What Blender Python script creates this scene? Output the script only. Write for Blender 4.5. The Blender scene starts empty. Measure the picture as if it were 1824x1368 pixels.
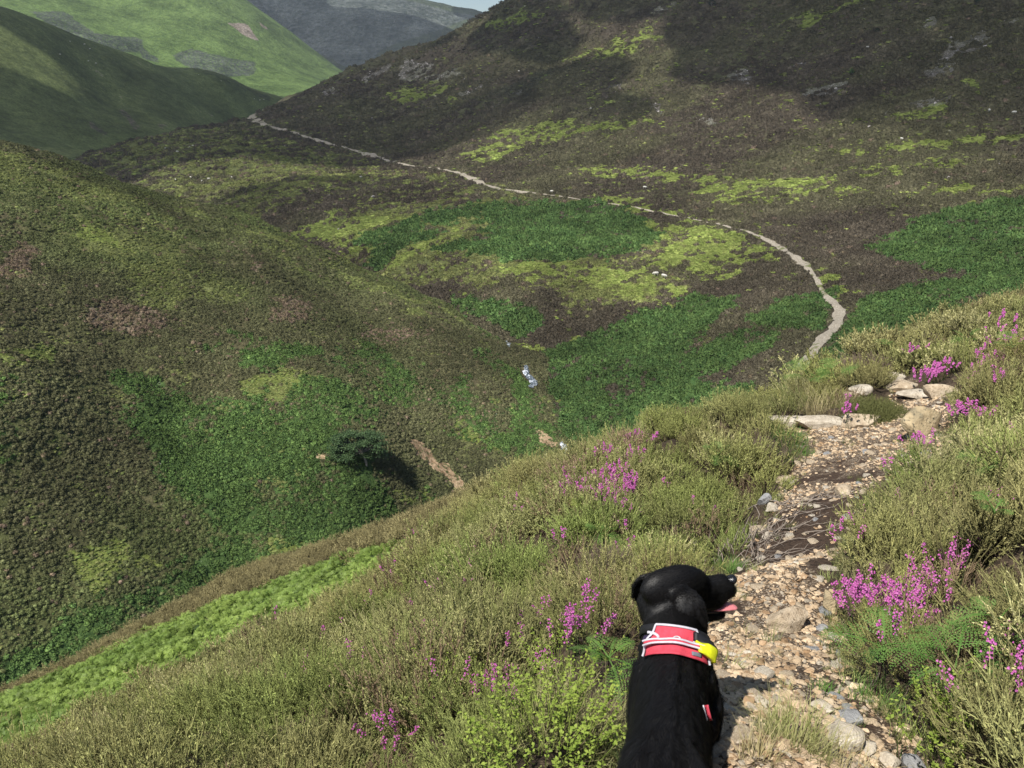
import bpy, bmesh, math, random
import numpy as np
from mathutils import Vector, Matrix

SC = bpy.context.scene
COL = SC.collection
rnd = random.Random(7)
R = np.random.RandomState(11)

# ------------------------------------------------------------------ camera
F_PX, CX, CY = 1431.0, 912.0, 684.0          # the photograph is 1824 x 1368
PITCH = math.radians(21.0)
EYE = 1.6
cam_d = bpy.data.cameras.new("camera")
cam = bpy.data.objects.new("camera", cam_d)
COL.objects.link(cam)
cam.location = (0, 0, EYE)
cam.rotation_euler = (math.pi / 2 - PITCH, 0, 0)
cam_d.sensor_width = 36.0
cam_d.lens = 36.0 * F_PX / 1824.0
cam_d.clip_start = 0.05
cam_d.clip_end = 20000.0
SC.camera = cam

# ------------------------------------------------------------------ sky, sun, exposure
SUN_EL = math.radians(54)
SUN_DIR = Vector((-0.62, -0.78, 0.0)).normalized() * math.cos(SUN_EL) + Vector((0, 0, math.sin(SUN_EL)))
w = bpy.data.worlds.new("World")
SC.world = w
w.use_nodes = True
nt = w.node_tree
bg = nt.nodes["Background"]
sky = nt.nodes.new("ShaderNodeTexSky")
sky.sky_type = 'NISHITA'
sky.sun_disc = False
sky.sun_elevation = SUN_EL
sky.sun_rotation = math.atan2(SUN_DIR.x, SUN_DIR.y)
sky.altitude = 400
sky.air_density = 1.0
sky.dust_density = 0.2
nt.links.new(sky.outputs[0], bg.inputs[0])
bg.inputs[1].default_value = 0.07
sun_d = bpy.data.lights.new("sun", 'SUN')
sun_d.energy = 5.0
sun_d.angle = math.radians(0.5)
sun_d.color = (1.0, 0.955, 0.88)
sun = bpy.data.objects.new("sun", sun_d)
COL.objects.link(sun)
sun.rotation_euler = SUN_DIR.to_track_quat('Z', 'Y').to_euler()
SC.view_settings.view_transform = 'Standard'
SC.view_settings.look = 'None'
SC.view_settings.exposure = 0.55
SC.view_settings.gamma = 1.0
SC.cycles.max_bounces = 6
SC.cycles.diffuse_bounces = 3
SC.cycles.transparent_max_bounces = 16
SC.cycles.volume_bounces = 0
SC.cycles.use_denoising = True

# ------------------------------------------------------------------ small tools
SP, CP = math.sin(PITCH), math.cos(PITCH)

def ray(px, py):
    """pixel -> (dx, dy, dz) with depth 1 along the axis, world frame, from the eye"""
    px = np.asarray(px, float); py = np.asarray(py, float)
    x = (px - CX) / F_PX; v = (CY - py) / F_PX
    return x, CP + v * SP, -SP + v * CP

def pt(px, py, r):
    x, y, z = ray(px, py)
    k = r / np.sqrt(x * x + y * y)
    return x * k, y * k, z * k + EYE

def to_px(x, y, z):
    d = y * CP - (z - EYE) * SP
    u = y * SP + (z - EYE) * CP
    d = np.where(d < 0.01, 0.01, d)
    return CX + F_PX * x / d, CY - F_PX * u / d

def hash2(ix, iy, seed):
    h = (ix.astype(np.int64) * 374761393 + iy.astype(np.int64) * 668265263 + seed * 974634777) & 0xffffffff
    h = ((h ^ (h >> 13)) * 1274126177) & 0xffffffff
    return ((h ^ (h >> 16)) & 0xffff) / 65535.0

def vnoise(x, y, seed=0):
    ix = np.floor(x); iy = np.floor(y)
    fx = x - ix; fy = y - iy
    fx = fx * fx * fx * (fx * (fx * 6 - 15) + 10); fy = fy * fy * fy * (fy * (fy * 6 - 15) + 10)
    ix = ix.astype(np.int64); iy = iy.astype(np.int64)
    a = hash2(ix, iy, seed); b = hash2(ix + 1, iy, seed)
    c = hash2(ix, iy + 1, seed); d = hash2(ix + 1, iy + 1, seed)
    return (a + (b - a) * fx) * (1 - fy) + (c + (d - c) * fx) * fy

def fbm(x, y, scale, octv=4, seed=0):
    """mean 0, about -1..1; scale in metres"""
    x = np.asarray(x, float) / scale; y = np.asarray(y, float) / scale
    s = 0; a = 1.0; t = 0
    for o in range(octv):
        ca, sa = math.cos(0.6 * o + seed), math.sin(0.6 * o + seed)
        s = s + a * (vnoise(x * ca - y * sa + 17.3 * o, x * sa + y * ca - 9.1 * o, seed + o) * 2 - 1)
        t += a; a *= 0.5; x = x * 2.03; y = y * 2.03
    return s / t * 1.6

def worley(x, y, scale, seed=0):
    """distance to the border between cells (in cell units) and a random number per cell"""
    x = x / scale; y = y / scale; ix = np.floor(x).astype(np.int64); iy = np.floor(y).astype(np.int64)
    d1 = np.full(x.shape, 9.0); d2 = np.full(x.shape, 9.0); cid = np.zeros(x.shape)
    for i in (-1, 0, 1):
        for j in (-1, 0, 1):
            a, b = ix + i, iy + j
            d = np.hypot(a + hash2(a, b, seed) - x, b + hash2(a, b, seed + 7) - y)
            new = d < d1; d2 = np.where(new, d1, np.minimum(d2, d)); cid = np.where(new, hash2(a, b, seed + 13), cid); d1 = np.where(new, d, d1)
    return d2 - d1, cid

def smooth(a, b, x):
    t = np.clip((x - a) / (b - a), 0, 1)
    return t * t * (3 - 2 * t)

def tag(o, label=None, cat=None, group=None, kind=None):
    if label: o["label"] = label
    if cat: o["category"] = cat
    if group: o["group"] = group
    if kind: o["kind"] = kind
    return o

def mesh_obj(name, verts, faces, mat=None, parent=None, smooth_sh=False, attrs=None, nside=None, link=True):
    """verts (n,3); faces (m,k) array of equal-sided faces, or a list"""
    me = bpy.data.meshes.new(name)
    verts = np.asarray(verts, np.float32)
    if isinstance(faces, np.ndarray):
        k = faces.shape[1]; m = len(faces)
        me.vertices.add(len(verts)); me.vertices.foreach_set("co", verts.ravel())
        me.loops.add(m * k); me.loops.foreach_set("vertex_index", faces.astype(np.int32).ravel())
        me.polygons.add(m)
        me.polygons.foreach_set("loop_start", np.arange(0, m * k, k, dtype=np.int32))
        me.polygons.foreach_set("loop_total", np.full(m, k, np.int32))
        me.update(calc_edges=True)
    else:
        me.from_pydata([tuple(map(float, v)) for v in verts], [], [tuple(f) for f in faces])
        me.update()
    if smooth_sh:
        me.polygons.foreach_set("use_smooth", np.ones(len(me.polygons), bool))
    for an, av in (attrs or {}).items():
        av = np.asarray(av, np.float32)
        if av.ndim == 1:
            a = me.attributes.new(an, 'FLOAT', 'POINT'); a.data.foreach_set("value", av)
        elif av.shape[1] == 3:
            a = me.attributes.new(an, 'FLOAT_VECTOR', 'POINT'); a.data.foreach_set("vector", av.ravel())
    if mat is not None:
        for mm in (mat if isinstance(mat, (list, tuple)) else [mat]):
            me.materials.append(mm)
    o = bpy.data.objects.new(name, me)
    if link: COL.objects.link(o)
    if parent: o.parent = parent
    return o

class Nodes:
    """tiny helper to write node materials"""
    def __init__(self, name):
        self.m = bpy.data.materials.new(name); self.m.use_nodes = True
        self.t = self.m.node_tree; self.b = self.t.nodes["Principled BSDF"]
        self.b.inputs["Roughness"].default_value = 0.85
        self.b.inputs["Specular IOR Level"].default_value = 0.2
    def n(self, typ, **kw):
        n = self.t.nodes.new(typ)
        for k, v in kw.items():
            if k.startswith("i_"):
                k2 = k[2:]
                n.inputs[int(k2) if k2.isdigit() else k2.replace("_", " ")].default_value = v
            else: setattr(n, k, v)
        return n
    def l(self, a, b): self.t.links.new(a, b)
    def pos(self):
        return self.n("ShaderNodeNewGeometry").outputs["Position"]
    def objpos(self):
        return self.n("ShaderNodeTexCoord").outputs["Object"]
    def noise(self, scale, detail=3.0, vec=None, rough=0.55, dist=0.0):
        n = self.n("ShaderNodeTexNoise"); n.inputs["Scale"].default_value = scale
        n.inputs["Detail"].default_value = detail; n.inputs["Roughness"].default_value = rough
        n.inputs["Distortion"].default_value = dist
        self.l(vec if vec is not None else self.pos(), n.inputs["Vector"])
        return n.outputs[0]
    def math(self, op, a, b=0.0, clamp=False):
        n = self.n("ShaderNodeMath"); n.operation = op; n.use_clamp = clamp
        for i, v in enumerate((a, b)):
            if isinstance(v, (int, float)): n.inputs[i].default_value = v
            else: self.l(v, n.inputs[i])
        return n.outputs[0]
    def ramp(self, fac, stops):
        n = self.n("ShaderNodeValToRGB"); e = n.color_ramp.elements
        while len(e) < len(stops): e.new(0.5)
        for q, (p, c) in zip(e, stops):
            q.position = p; q.color = (*c, 1) if not isinstance(c, (int, float)) else (c, c, c, 1)
        self.l(fac, n.inputs[0]); return n.outputs[0]
    def mix(self, fac, a, b, mode='MIX'):
        n = self.n("ShaderNodeMix"); n.data_type = 'RGBA'; n.blend_type = mode
        for s, v in ((n.inputs["Factor"], fac), (n.inputs[6], a), (n.inputs[7], b)):
            if isinstance(v, (int, float)): s.default_value = v
            elif isinstance(v, (tuple, list)): s.default_value = (*v, 1)
            else: self.l(v, s)
        return n.outputs[2]
    def sstep(self, x, a, b):
        n = self.n("ShaderNodeMapRange"); n.interpolation_type = 'SMOOTHSTEP'
        n.inputs[1].default_value = a; n.inputs[2].default_value = b
        self.l(x, n.inputs[0]); return n.outputs[0]
    def attr(self, name, inst=False):
        n = self.n("ShaderNodeAttribute"); n.attribute_name = name
        if inst: n.attribute_type = 'INSTANCER'
        return n
    def bump(self, h, strength, dist):
        n = self.n("ShaderNodeBump"); n.inputs["Strength"].default_value = strength
        n.inputs["Distance"].default_value = dist
        self.l(h, n.inputs["Height"]); self.l(n.outputs[0], self.b.inputs["Normal"])
    def col(self, c):
        if isinstance(c, (tuple, list)): self.b.inputs["Base Color"].default_value = (*c, 1)
        else: self.l(c, self.b.inputs["Base Color"])

# ------------------------------------------------------------------ terrain: smooth surfaces through surveyed points
class Surface:
    def __init__(self, s, pts):
        """pts: world points x, y, z"""
        self.s = s
        P = np.array(pts, float); self.w = self.warp(P[:, 0], P[:, 1])
        q = (P[:, 2] - EYE) / (np.hypot(P[:, 0], P[:, 1]) + s)
        n = len(P); K = self.k(self.w, self.w) + np.eye(n) * 1e-5
        A = np.zeros((n + 3, n + 3)); A[:n, :n] = K; A[:n, n] = 1; A[:n, n + 1:] = self.w; A[n:, :n] = A[:n, n:].T
        self.c = np.linalg.solve(A, np.concatenate([q, np.zeros(3)]))
    def warp(self, x, y):
        r = np.hypot(x, y) + 1e-6; k = np.log1p(r / self.s) / r
        return np.stack([x * k, y * k], -1)
    def k(self, a, b):
        d2 = ((a[:, None, :] - b[None, :, :]) ** 2).sum(-1)
        return 0.5 * d2 * np.log(d2 + 1e-12)
    def base(self, x, y):
        x = np.asarray(x, float); y = np.asarray(y, float); sh = x.shape
        x = x.ravel(); y = y.ravel(); w = self.warp(x, y); n = len(self.w)
        q = np.empty(len(x))
        for i in range(0, len(x), 40000):
            ww = w[i:i + 40000]
            q[i:i + 40000] = self.k(ww, self.w) @ self.c[:n] + self.c[n] + ww @ self.c[n + 1:]
        return (q * (np.hypot(x, y) + self.s) + EYE).reshape(sh)
    detail = None
    def z(self, x, y):
        z = self.base(x, y)
        return z if self.detail is None else z + self.detail(x, y)
    def hit(self, px, py, r0, r1, n=220, first=True):
        """first (nearest) place where the ray through the pixel meets this surface, between ranges r0 and r1"""
        px = np.atleast_1d(np.asarray(px, float)); py = np.atleast_1d(np.asarray(py, float))
        dx, dy, dz = ray(px, py); h = np.hypot(dx, dy); dx, dy, dz = dx / h, dy / h, dz / h
        rs = np.exp(np.linspace(math.log(r0), math.log(r1), n))
        X = dx[:, None] * rs; Y = dy[:, None] * rs; Z = EYE + dz[:, None] * rs
        g = Z - self.z(X, Y)
        below = g <= 0
        ok = below.any(1); i = np.clip(below.argmax(1), 1, n - 1); j = np.arange(len(px))
        a, b = g[j, i - 1], g[j, i]; t = np.clip(a / (a - b + 1e-9), 0, 1)
        r = rs[i - 1] + (rs[i] - rs[i - 1]) * t
        return dx * r, dy * r, self.z(dx * r, dy * r), ok

def ctl(rows, back=(), drop=0.6, f=1.35):
    out = []
    for row in rows:
        px, py, r = row[:3]; h = row[3] if len(row) > 3 else 0
        x, y, z = pt(px, py, r); out.append((x, y, z - h))
    for row in back:                       # a crest: the point, and the lee slope behind it
        px, py, r = row[:3]; h = row[3] if len(row) > 3 else 0
        x, y, z = pt(px, py, r); out.append((x, y, z - h))
        out.append((x * f, y * f, z - h - drop * (f - 1) * r))
    return out

A_ctl = [(0, 0, 0), (0.55, 0.8, -0.12), (0.6, -2, 0.45), (-3, -2, -1.2), (4, -3, 1.9), (3, 0, 0.95), (-4, 0.5, -2.6), (0, -12, 2.5), (14, -10, 5), (-14, -8, -7),
         (25, 0, 6), (-22, 2, -15), (12, 2, 2.6), (-12, 3, -8.6), (0, -35, 6), (35, -25, 10), (-35, -20, -18), (-8, 3.2, -5.6)]
A_ctl += ctl([(1380, 1368, 1.62), (1340, 1200, 2.40), (1395, 1000, 4.6), (1450, 900, 7.0), (1470, 850, 8.4), (1510, 800, 9.6), (1550, 760, 10.7), (1640, 700, 12.7),
              # right bank
              (1824, 1368, 1.5, .35), (1824, 1000, 3.1, .35), (1824, 900, 4.2, .35), (1824, 800, 5.8, .35), (1824, 700, 8.5, .35), (1824, 620, 12.5, .35),
              (1600, 1000, 3.9, .45), (1650, 850, 6.3, .35), (1720, 700, 9.8, .35), (2100, 700, 7.0, .35), (2100, 500, 20, .4), (1700, 1250, 2.1, .35),
              # left bank
              (900, 1368, 1.45, .3), (500, 1368, 2.1, .3), (0, 1368, 5.3, .3), (500, 1250, 3.3, .3), (500, 1150, 6, .3), (900, 1200, 2.35, .35), (900, 1050, 4.2, .35),
              (900, 950, 7, .3), (1100, 1000, 4.7, .35), (1100, 900, 6.8, .35), (1260, 950, 5.6, .45), (1330, 820, 8.3, .45), (200, 1330, 6.2, .3),
              (300, 1180, 21, .3), (600, 1050, 20, .3), (0, 1300, 19, .3), (760, 965, 16, .3), (-300, 1330, 22, .3)],
             [(460, 1003, 36, .3), (250, 1110, 36, .3), (830, 888, 27, .3), (0, 1232, 34, .3), (-300, 1370, 34, .3), (660, 948, 33, .3),
              (960, 840, 19, .3), (1060, 800, 14, .35), (1170, 752, 12.5, .35), (1260, 712, 11.5, .4), (1340, 706, 13, .4), (1430, 665, 15.5, .4), (1560, 626, 19, .4), (1680, 590, 22, .4),
              (1824, 552, 25, .4), (2050, 480, 30, .4)], drop=0.85, f=1.5)
surfA = Surface(3.0, A_ctl)

B_ctl = ctl([(0, 1200, 90), (-400, 1250, 85), (400, 1000, 102), (700, 920, 112), (400, 800, 119), (400, 600, 150), (0, 800, 112), (0, 600, 138), (0, 400, 178),
             (400, 450, 188), (700, 600, 165), (650, 828, 116), (700, 700, 140), (850, 750, 137), (900, 690, 152), (-400, 800, 115), (-400, 400, 180), (200, 700, 130),
             (1010, 808, 134), (960, 730, 145), (1120, 900, 122), (935, 655, 163), (1000, 1000, 112)],
            [(-400, 140, 275), (0, 260, 258), (230, 328, 245), (440, 394, 230), (600, 456, 215), (760, 526, 200), (860, 588, 184), (905, 622, 174)], drop=0.42, f=1.3)
surfB = Surface(60.0, B_ctl)

C_ctl = ctl([(940, 665, 166), (1005, 800, 136), (905, 615, 181), (760, 520, 226), (440, 390, 350), (180, 275, 650), (1100, 760, 139), (1430, 655, 128), (1300, 700, 132),
             (1824, 545, 158), (2200, 500, 165), (1470, 570, 155), (1430, 470, 205), (1130, 375, 285), (905, 340, 335), (640, 272, 540), (450, 212, 950), (1175, 495, 200), (1000, 500, 205),
             (900, 560, 189), (1200, 600, 165), (700, 440, 262), (500, 330, 410), (1824, 350, 250), (1824, 200, 330), (1824, 0, 450), (2300, 200, 330), (2300, -100, 480), (1400, 300, 310), (1400, 150, 420), (1400, 0, 560),
             (1000, 250, 430), (1000, 100, 600), (1100, 850, 127), (1000, 960, 120), (300, 240, 800), (760, 180, 640), (1500, 800, 105), (2000, 750, 105)],
            [(1050, -55, 780), (960, -25, 790), (905, 2, 800), (830, 42, 830), (760, 76, 850), (700, 101, 880), (620, 134, 930), (560, 162, 950), (505, 186, 970), (450, 205, 990), (1400, -220, 800), (1824, -300, 750), (2400, -400, 700)], drop=0.35, f=1.3)
surfC = Surface(60.0, C_ctl)

D_ctl = ctl([(0, 290, 560), (180, 280, 650), (300, 232, 800), (420, 212, 980), (-400, 300, 480), (-100, 150, 720), (200, 180, 850), (330, 185, 930), (480, 195, 1060)],
            [(-500, -150, 800), (0, 18, 900), (130, 72, 950), (250, 110, 1000), (400, 146, 1060), (520, 179, 1150), (600, 200, 1250)], drop=0.25)
surfD = Surface(200.0, D_ctl)
E_ctl = ctl([(540, 168, 1300), (430, 132, 1500), (300, 85, 1600), (100, 60, 1500), (-200, 60, 1400), (200, 0, 1850), (-200, -40, 1800), (480, 110, 1650), (560, 130, 1700), (0, 150, 1300)],
            [(650, 150, 1850), (615, 131, 1900), (570, 98, 1920), (520, 61, 1950), (475, 30, 1980), (430, 0, 2000), (380, -35, 2050), (200, -90, 2100), (-300, -120, 2100)], drop=0.3)
surfE = Surface(300.0, E_ctl)
F_ctl = ctl([(500, 60, 3000), (650, 120, 2600), (800, 100, 2700), (1000, 120, 2600), (400, 100, 2600), (100, 60, 2800)],
            [(0, -60, 3300), (300, -50, 3300), (500, -35, 3250), (700, -1, 3200), (780, 10, 3200), (850, 23, 3250), (950, 60, 3300), (1100, 80, 3400), (1500, 100, 3500)], drop=0.3)
surfF = Surface(500.0, F_ctl)

# path line of the near footpath, used for the ground, the stones and the gaps in the heather
PATH_L = [(1080, 1480), (1120, 1368), (1150, 1300), (1190, 1200), (1240, 1100), (1298, 1000), (1350, 950), (1372, 905), (1398, 860), (1420, 815), (1425, 790), (1400, 772), (1370, 764), (1390, 756), (1450, 752), (1520, 745), (1585, 728), (1590, 705), (1580, 690), (1585, 675)]
PATH_R = [(1630, 675), (1668, 690), (1695, 700), (1700, 750), (1690, 800), (1625, 828), (1578, 850), (1552, 880), (1530, 920), (1514, 960), (1502, 1000), (1498, 1060), (1496, 1120), (1520, 1190), (1590, 1240), (1640, 1300), (1655, 1368), (1700, 1480)]
PATH_POLY = np.array(PATH_L + PATH_R, float)

def poly_sd(px, py, poly):
    """signed distance in pixels to a polygon, positive inside"""
    px = np.asarray(px, float); py = np.asarray(py, float)
    d = np.full(px.shape, 1e9); ins = np.zeros(px.shape, bool); n = len(poly)
    for i in range(n):
        x0, y0 = poly[i]; x1, y1 = poly[(i + 1) % n]
        ex, ey = x1 - x0, y1 - y0
        t = np.clip(((px - x0) * ex + (py - y0) * ey) / (ex * ex + ey * ey + 1e-9), 0, 1)
        d = np.minimum(d, np.hypot(px - x0 - t * ex, py - y0 - t * ey))
        if y0 != y1:
            c = ((y0 > py) != (y1 > py)) & (px < (x1 - x0) * (py - y0) / (y1 - y0) + x0)
            ins ^= c
    return np.where(ins, d, -d)

# the path outline on the ground, in metres
_px, _py, _pz, _ok = surfA.hit(PATH_POLY[:, 0], PATH_POLY[:, 1], 0.5, 40)
PATH_W = np.stack([_px, _py], -1); assert _ok.all(), _ok
# carry the path on behind the viewer
nL = len(PATH_L)
PATH_W = np.concatenate([PATH_W[:nL], PATH_W[nL:], [[0.75, 0.3], [0.5, -3.0], [-0.5, -3.0], [-0.15, 0.3]]])
def path_sd(x, y):
    return poly_sd(x, y, PATH_W)

def detailA(x, y):
    r = np.hypot(x, y)
    sd = path_sd(x, y)
    onp = smooth(-0.12, 0.12, sd)
    k = smooth(0.5, 2.0, r)
    veg = (0.13 * fbm(x, y, 1.3, 3, 3) + 0.06 * fbm(x, y, 0.45, 2, 5)) * k
    gap, _c = worley(x + .15 * fbm(x, y, .5, 2, 3), y + .15 * fbm(x, y, .5, 2, 4), 0.72, 5)
    veg = veg + 0.17 * (smooth(0.0, 0.55, gap) - 0.6) * k * smooth(30, 12, r)
    return veg * (1 - onp) + onp * (0.02 * fbm(x, y, 0.5, 3, 8) - 0.05) + 0.0
surfA.detail = detailA
surfB.detail = lambda x, y: 0.9 * fbm(x, y, 26, 3, 21) + 2.2 * np.abs(fbm(x, y * .7, 34, 3, 24)) - .6 + 0.35 * fbm(x, y, 5, 3, 22)
surfC.detail = lambda x, y: (1.0 + np.clip((np.hypot(x, y) - 300) / 300, 0, 1.5)) * (0.7 * fbm(x, y, 38, 4, 31) + 1.9 * np.abs(fbm(x, y, 55, 4, 34)) - .6 + 0.3 * fbm(x, y, 6, 2, 32))
surfD.detail = lambda x, y: 5.0 * fbm(x, y, 130, 5, 41)
surfE.detail = lambda x, y: 9.0 * fbm(x, y, 220, 6, 51)
surfF.detail = lambda x, y: 26.0 * fbm(x, y, 420, 7, 61)

def polar_grid(surf, az0, az1, naz, r0, r1, nr, closed=False):
    az = np.linspace(math.radians(az0), math.radians(az1), naz)
    rr = np.exp(np.linspace(math.log(r0), math.log(r1), nr))
    RR, AA = np.meshgrid(rr, az, indexing='ij')
    X = RR * np.sin(AA); Y = RR * np.cos(AA); Z = surf.z(X, Y)
    V = np.stack([X.ravel(), Y.ravel(), Z.ravel()], -1)
    i, j = np.meshgrid(np.arange(nr - 1), np.arange(naz - 1), indexing='ij')
    a = (i * naz + j).ravel()
    Fc = np.stack([a, a + 1, a + naz + 1, a + naz], -1)[:, ::-1]
    return V, Fc

# ------------------------------------------------------------------ what grows where (each patch is fixed to its slope)
PATCH = {
 'C': {
  'bracken': [[(635,470),(650,430),(700,398),(760,375),(830,363),(950,360),(1050,362),(1120,370),(1168,400),(1172,432),(1140,448),(1060,462),(980,466),(900,464),(820,452),(780,445),(850,425),(905,402),(840,392),(760,410),(700,440),(680,470),(650,478)],
    [(805,545),(850,535),(930,550),(957,575),(935,606),(900,610),(860,580)],
    [(925,655),(1000,620),(1090,595),(1200,555),(1260,535),(1330,540),(1270,585),(1210,628),(1300,596),(1390,590),(1370,625),(1250,672),(1350,690),(1300,780),(1100,860),(960,830),(950,700)],
    [(1500,585),(1540,535),(1600,512),(1700,500),(1824,495),(2300,470),(2300,700),(1430,720),(1470,640)],
    [(1530,440),(1620,398),(1700,365),(1824,345),(2300,320),(2300,500),(1800,492),(1700,484),(1600,466)],
    [(1380,548),(1462,522),(1484,550),(1460,600),(1400,590),(1340,575)]],
  'grass': [[(880,482),(950,468),(1050,468),(1130,460),(1165,472),(1200,490),(1192,522),(1160,545),(1100,532),(1010,500),(920,507)],
    [(1140,395),(1250,396),(1350,422),(1420,460),(1360,488),(1280,512),(1235,500),(1205,470),(1155,440)],
    [(535,415),(600,385),(700,375),(745,385),(670,405),(640,452),(600,432)],
    [(740,425),(790,408),(850,405),(800,430),(740,455),(690,475),(700,450)],
    [(925,628),(958,618),(978,636),(945,646)], [(970,686),(1020,684),(1065,700),(1000,702)],
    [(880,250),(960,218),(1100,208),(1190,214),(1100,232),(980,252),(900,278),(820,300),(840,280)],
    [(1490,272),(1600,254),(1750,238),(1900,232),(1900,248),(1650,262),(1530,279)], [(1500,304),(1620,286),(1720,280),(1700,290),(1560,306)],
    [(1000,296),(1060,300),(1200,315),(1350,318),(1500,323),(1550,334),(1400,346),(1250,340),(1100,322)], [(1230,366),(1300,350),(1440,350),(1380,360),(1280,372)],
    [(1110,72),(1160,45),(1172,62),(1140,80),(1060,100),(1000,112)], [(1040,175),(1080,168),(1075,180),(1050,186)], [(1370,52),(1450,25),(1560,-8),(1600,-12),(1500,18),(1410,50)],
    [(1580,215),(1680,190),(1700,205),(1640,222)], [(1700,150),(1740,140),(1735,168)], [(690,165),(800,150),(795,170),(700,182)], [(860,46),(950,10),(960,30),(900,52)],
    [(1450,470),(1475,500),(1490,540),(1475,545),(1450,510)], [(1580,340),(1824,330),(1900,338),(1700,352)], [(1040,345),(1130,352),(1230,380),(1300,400),(1240,392),(1120,372)],
    [(1180,470),(1215,480),(1235,520),(1250,560),(1225,545)]],
  'turf': [[(80,280),(250,235),(440,215),(480,235),(640,285),(800,312),(900,335),(850,350),(700,335),(560,350),(470,378),(420,400),(300,350),(180,300)],
    [(640,350),(900,345),(1100,362),(1180,400),(1240,440),(1250,540),(1160,560),(900,520),(700,500),(560,430)]],
  'rock': [[(705,140),(728,104),(772,114),(768,130),(725,146)], [(808,168),(872,147),(874,156),(830,171)], [(760,172),(785,168),(780,175)], [(640,140),(700,112),(700,122),(655,148)], [(568,166),(598,152),(600,160),(580,172)],
    [(900,168),(932,160),(925,172)], [(1225,209),(1265,208),(1286,222),(1255,223)], [(1160,183),(1187,183),(1180,203),(1162,200)], [(680,198),(700,190),(702,202)], [(755,140),(820,122),(822,132),(775,146)],
    [(1160,18),(1210,0),(1205,14),(1170,30)], [(1640,40),(1660,24),(1668,52),(1645,56)], [(1700,78),(1760,50),(1775,75),(1720,100)], [(1640,130),(1700,115),(1700,128),(1650,138)], [(1785,40),(1815,28),(1810,42)],
    [(1410,120),(1440,104),(1432,122)], [(1415,165),(1500,145),(1495,168),(1430,175)], [(1300,130),(1345,118),(1338,150),(1310,150)], [(1610,185),(1690,172),(1685,190),(1640,195)], [(1680,120),(1690,60),(1720,70),(1700,125)],
    [(1085,155),(1110,148),(1108,160)], [(1015,296),(1035,292),(1030,300)], [(820,288),(845,292),(838,298)], [(1560,205),(1585,195),(1580,207)]],
  'bare': [],
  'pink': [],
 },
 'B': {
  'bracken': [[(375,622),(450,625),(520,608),(610,610),(700,638),(800,688),(900,738),(990,800),(1000,830),(930,812),(850,772),(760,720),(640,672),(590,652),(550,638),(480,652),(420,640)],
    [(230,682),(280,662),(400,702),(500,722),(590,700),(600,665),(680,690),(740,720),(690,745),(640,760),(700,790),(690,830),(720,900),(810,905),(780,960),(560,990),(470,960),(390,950),(300,900),(290,820),(250,760)],
    [(-300,690),(0,690),(50,700),(45,780),(0,800),(-300,820)],
    [(-200,1260),(0,1170),(150,1080),(300,1010),(400,965),(440,1000),(400,1060),(200,1140),(30,1230)],
    [(860,600),(905,650),(945,690),(990,760),(1010,800),(980,800),(930,740),(890,690)]],
  'grass': [[(420,668),(470,655),(560,658),(590,688),(520,715),(450,710)], [(0,622),(90,610),(96,650),(0,648)], [(800,740),(860,765),(900,800),(870,800),(820,770)], [(150,395),(220,410),(240,450),(170,430)],
    [(440,960),(560,930),(640,930),(560,965),(500,1020),(440,1060),(400,1020)], [(700,870),(790,880),(800,905),(740,905)], [(100,1000),(200,960),(240,1010),(160,1060)], [(760,520),(790,520),(800,540),(780,540)]],
  'turf': [[(-300,200),(0,255),(440,393),(700,490),(850,580),(760,560),(600,500),(400,420),(200,380),(0,330),(-300,300)], [(120,380),(300,420),(420,520),(300,560),(180,480)], [(360,700),(560,720),(560,860),(420,880),(340,800)]],
  'rock': [],
  'bare': [[(728,781),(752,785),(768,802),(772,815),(800,826),(812,846),(822,850),(836,880),(820,884),(806,862),(792,846),(776,838),(762,822),(744,812)], [(953,760),(972,770),(1005,797),(990,800),(965,788)], [(560,804),(580,808),(582,818),(565,816)]],
  'pink': [[(0,470),(40,440),(88,458),(82,492),(0,503)], [(110,560),(200,532),(280,552),(320,578),(250,588),(180,578)], [(440,520),(540,545),(570,562),(480,562)], [(660,590),(750,594),(740,604),(680,602)], [(420,440),(450,470),(430,475)], [(455,690),(530,676),(545,715),(485,718)]],
 },
 'D': {'bracken': [], 'grass': [[(-100,230),(60,262),(200,268),(260,245),(300,232),(180,282),(60,285)]], 'turf': [[(-600,-300),(0,10),(520,178),(600,200),(440,215),(180,290),(-600,400)]],
   'rock': [[(208,196),(222,194),(250,228),(240,234),(226,214)], [(155,210),(180,226),(200,238),(186,240),(160,224)], [(276,222),(292,222),(290,230)]], 'bare': [], 'pink': []},
 'E': {'bracken': [], 'grass': [[(-600,-400),(700,-400),(700,300),(-600,300)]], 'turf': [],
   'rock': [[(60,22),(112,18),(165,60),(245,68),(262,95),(200,92),(130,76),(90,50)], [(312,100),(340,88),(382,95),(412,105),(452,108),(456,130),(400,140),(350,128),(326,112)], [(240,90),(275,100),(280,112),(250,105)]],
   'bare': [[(405,40),(440,42),(462,74),(435,64)], [(460,38),(476,48),(480,54),(466,48)]], 'pink': []},
 'F': {'bracken': [], 'grass': [], 'turf': [[(-600,-400),(1200,-400),(1200,300),(-600,300)]],
   'rock': [[(420,0),(640,-20),(800,20),(850,30),(700,80),(630,130),(600,110),(520,60)]], 'bare': [], 'pink': []},
}
KEYS = ('bracken', 'grass', 'turf', 'rock', 'bare', 'pink')
AMP = {'C': 14, 'B': 20, 'D': 8, 'E': 10, 'F': 10}
WSC = {'C': 20, 'B': 12, 'D': 60, 'E': 60, 'F': 120}
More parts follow.
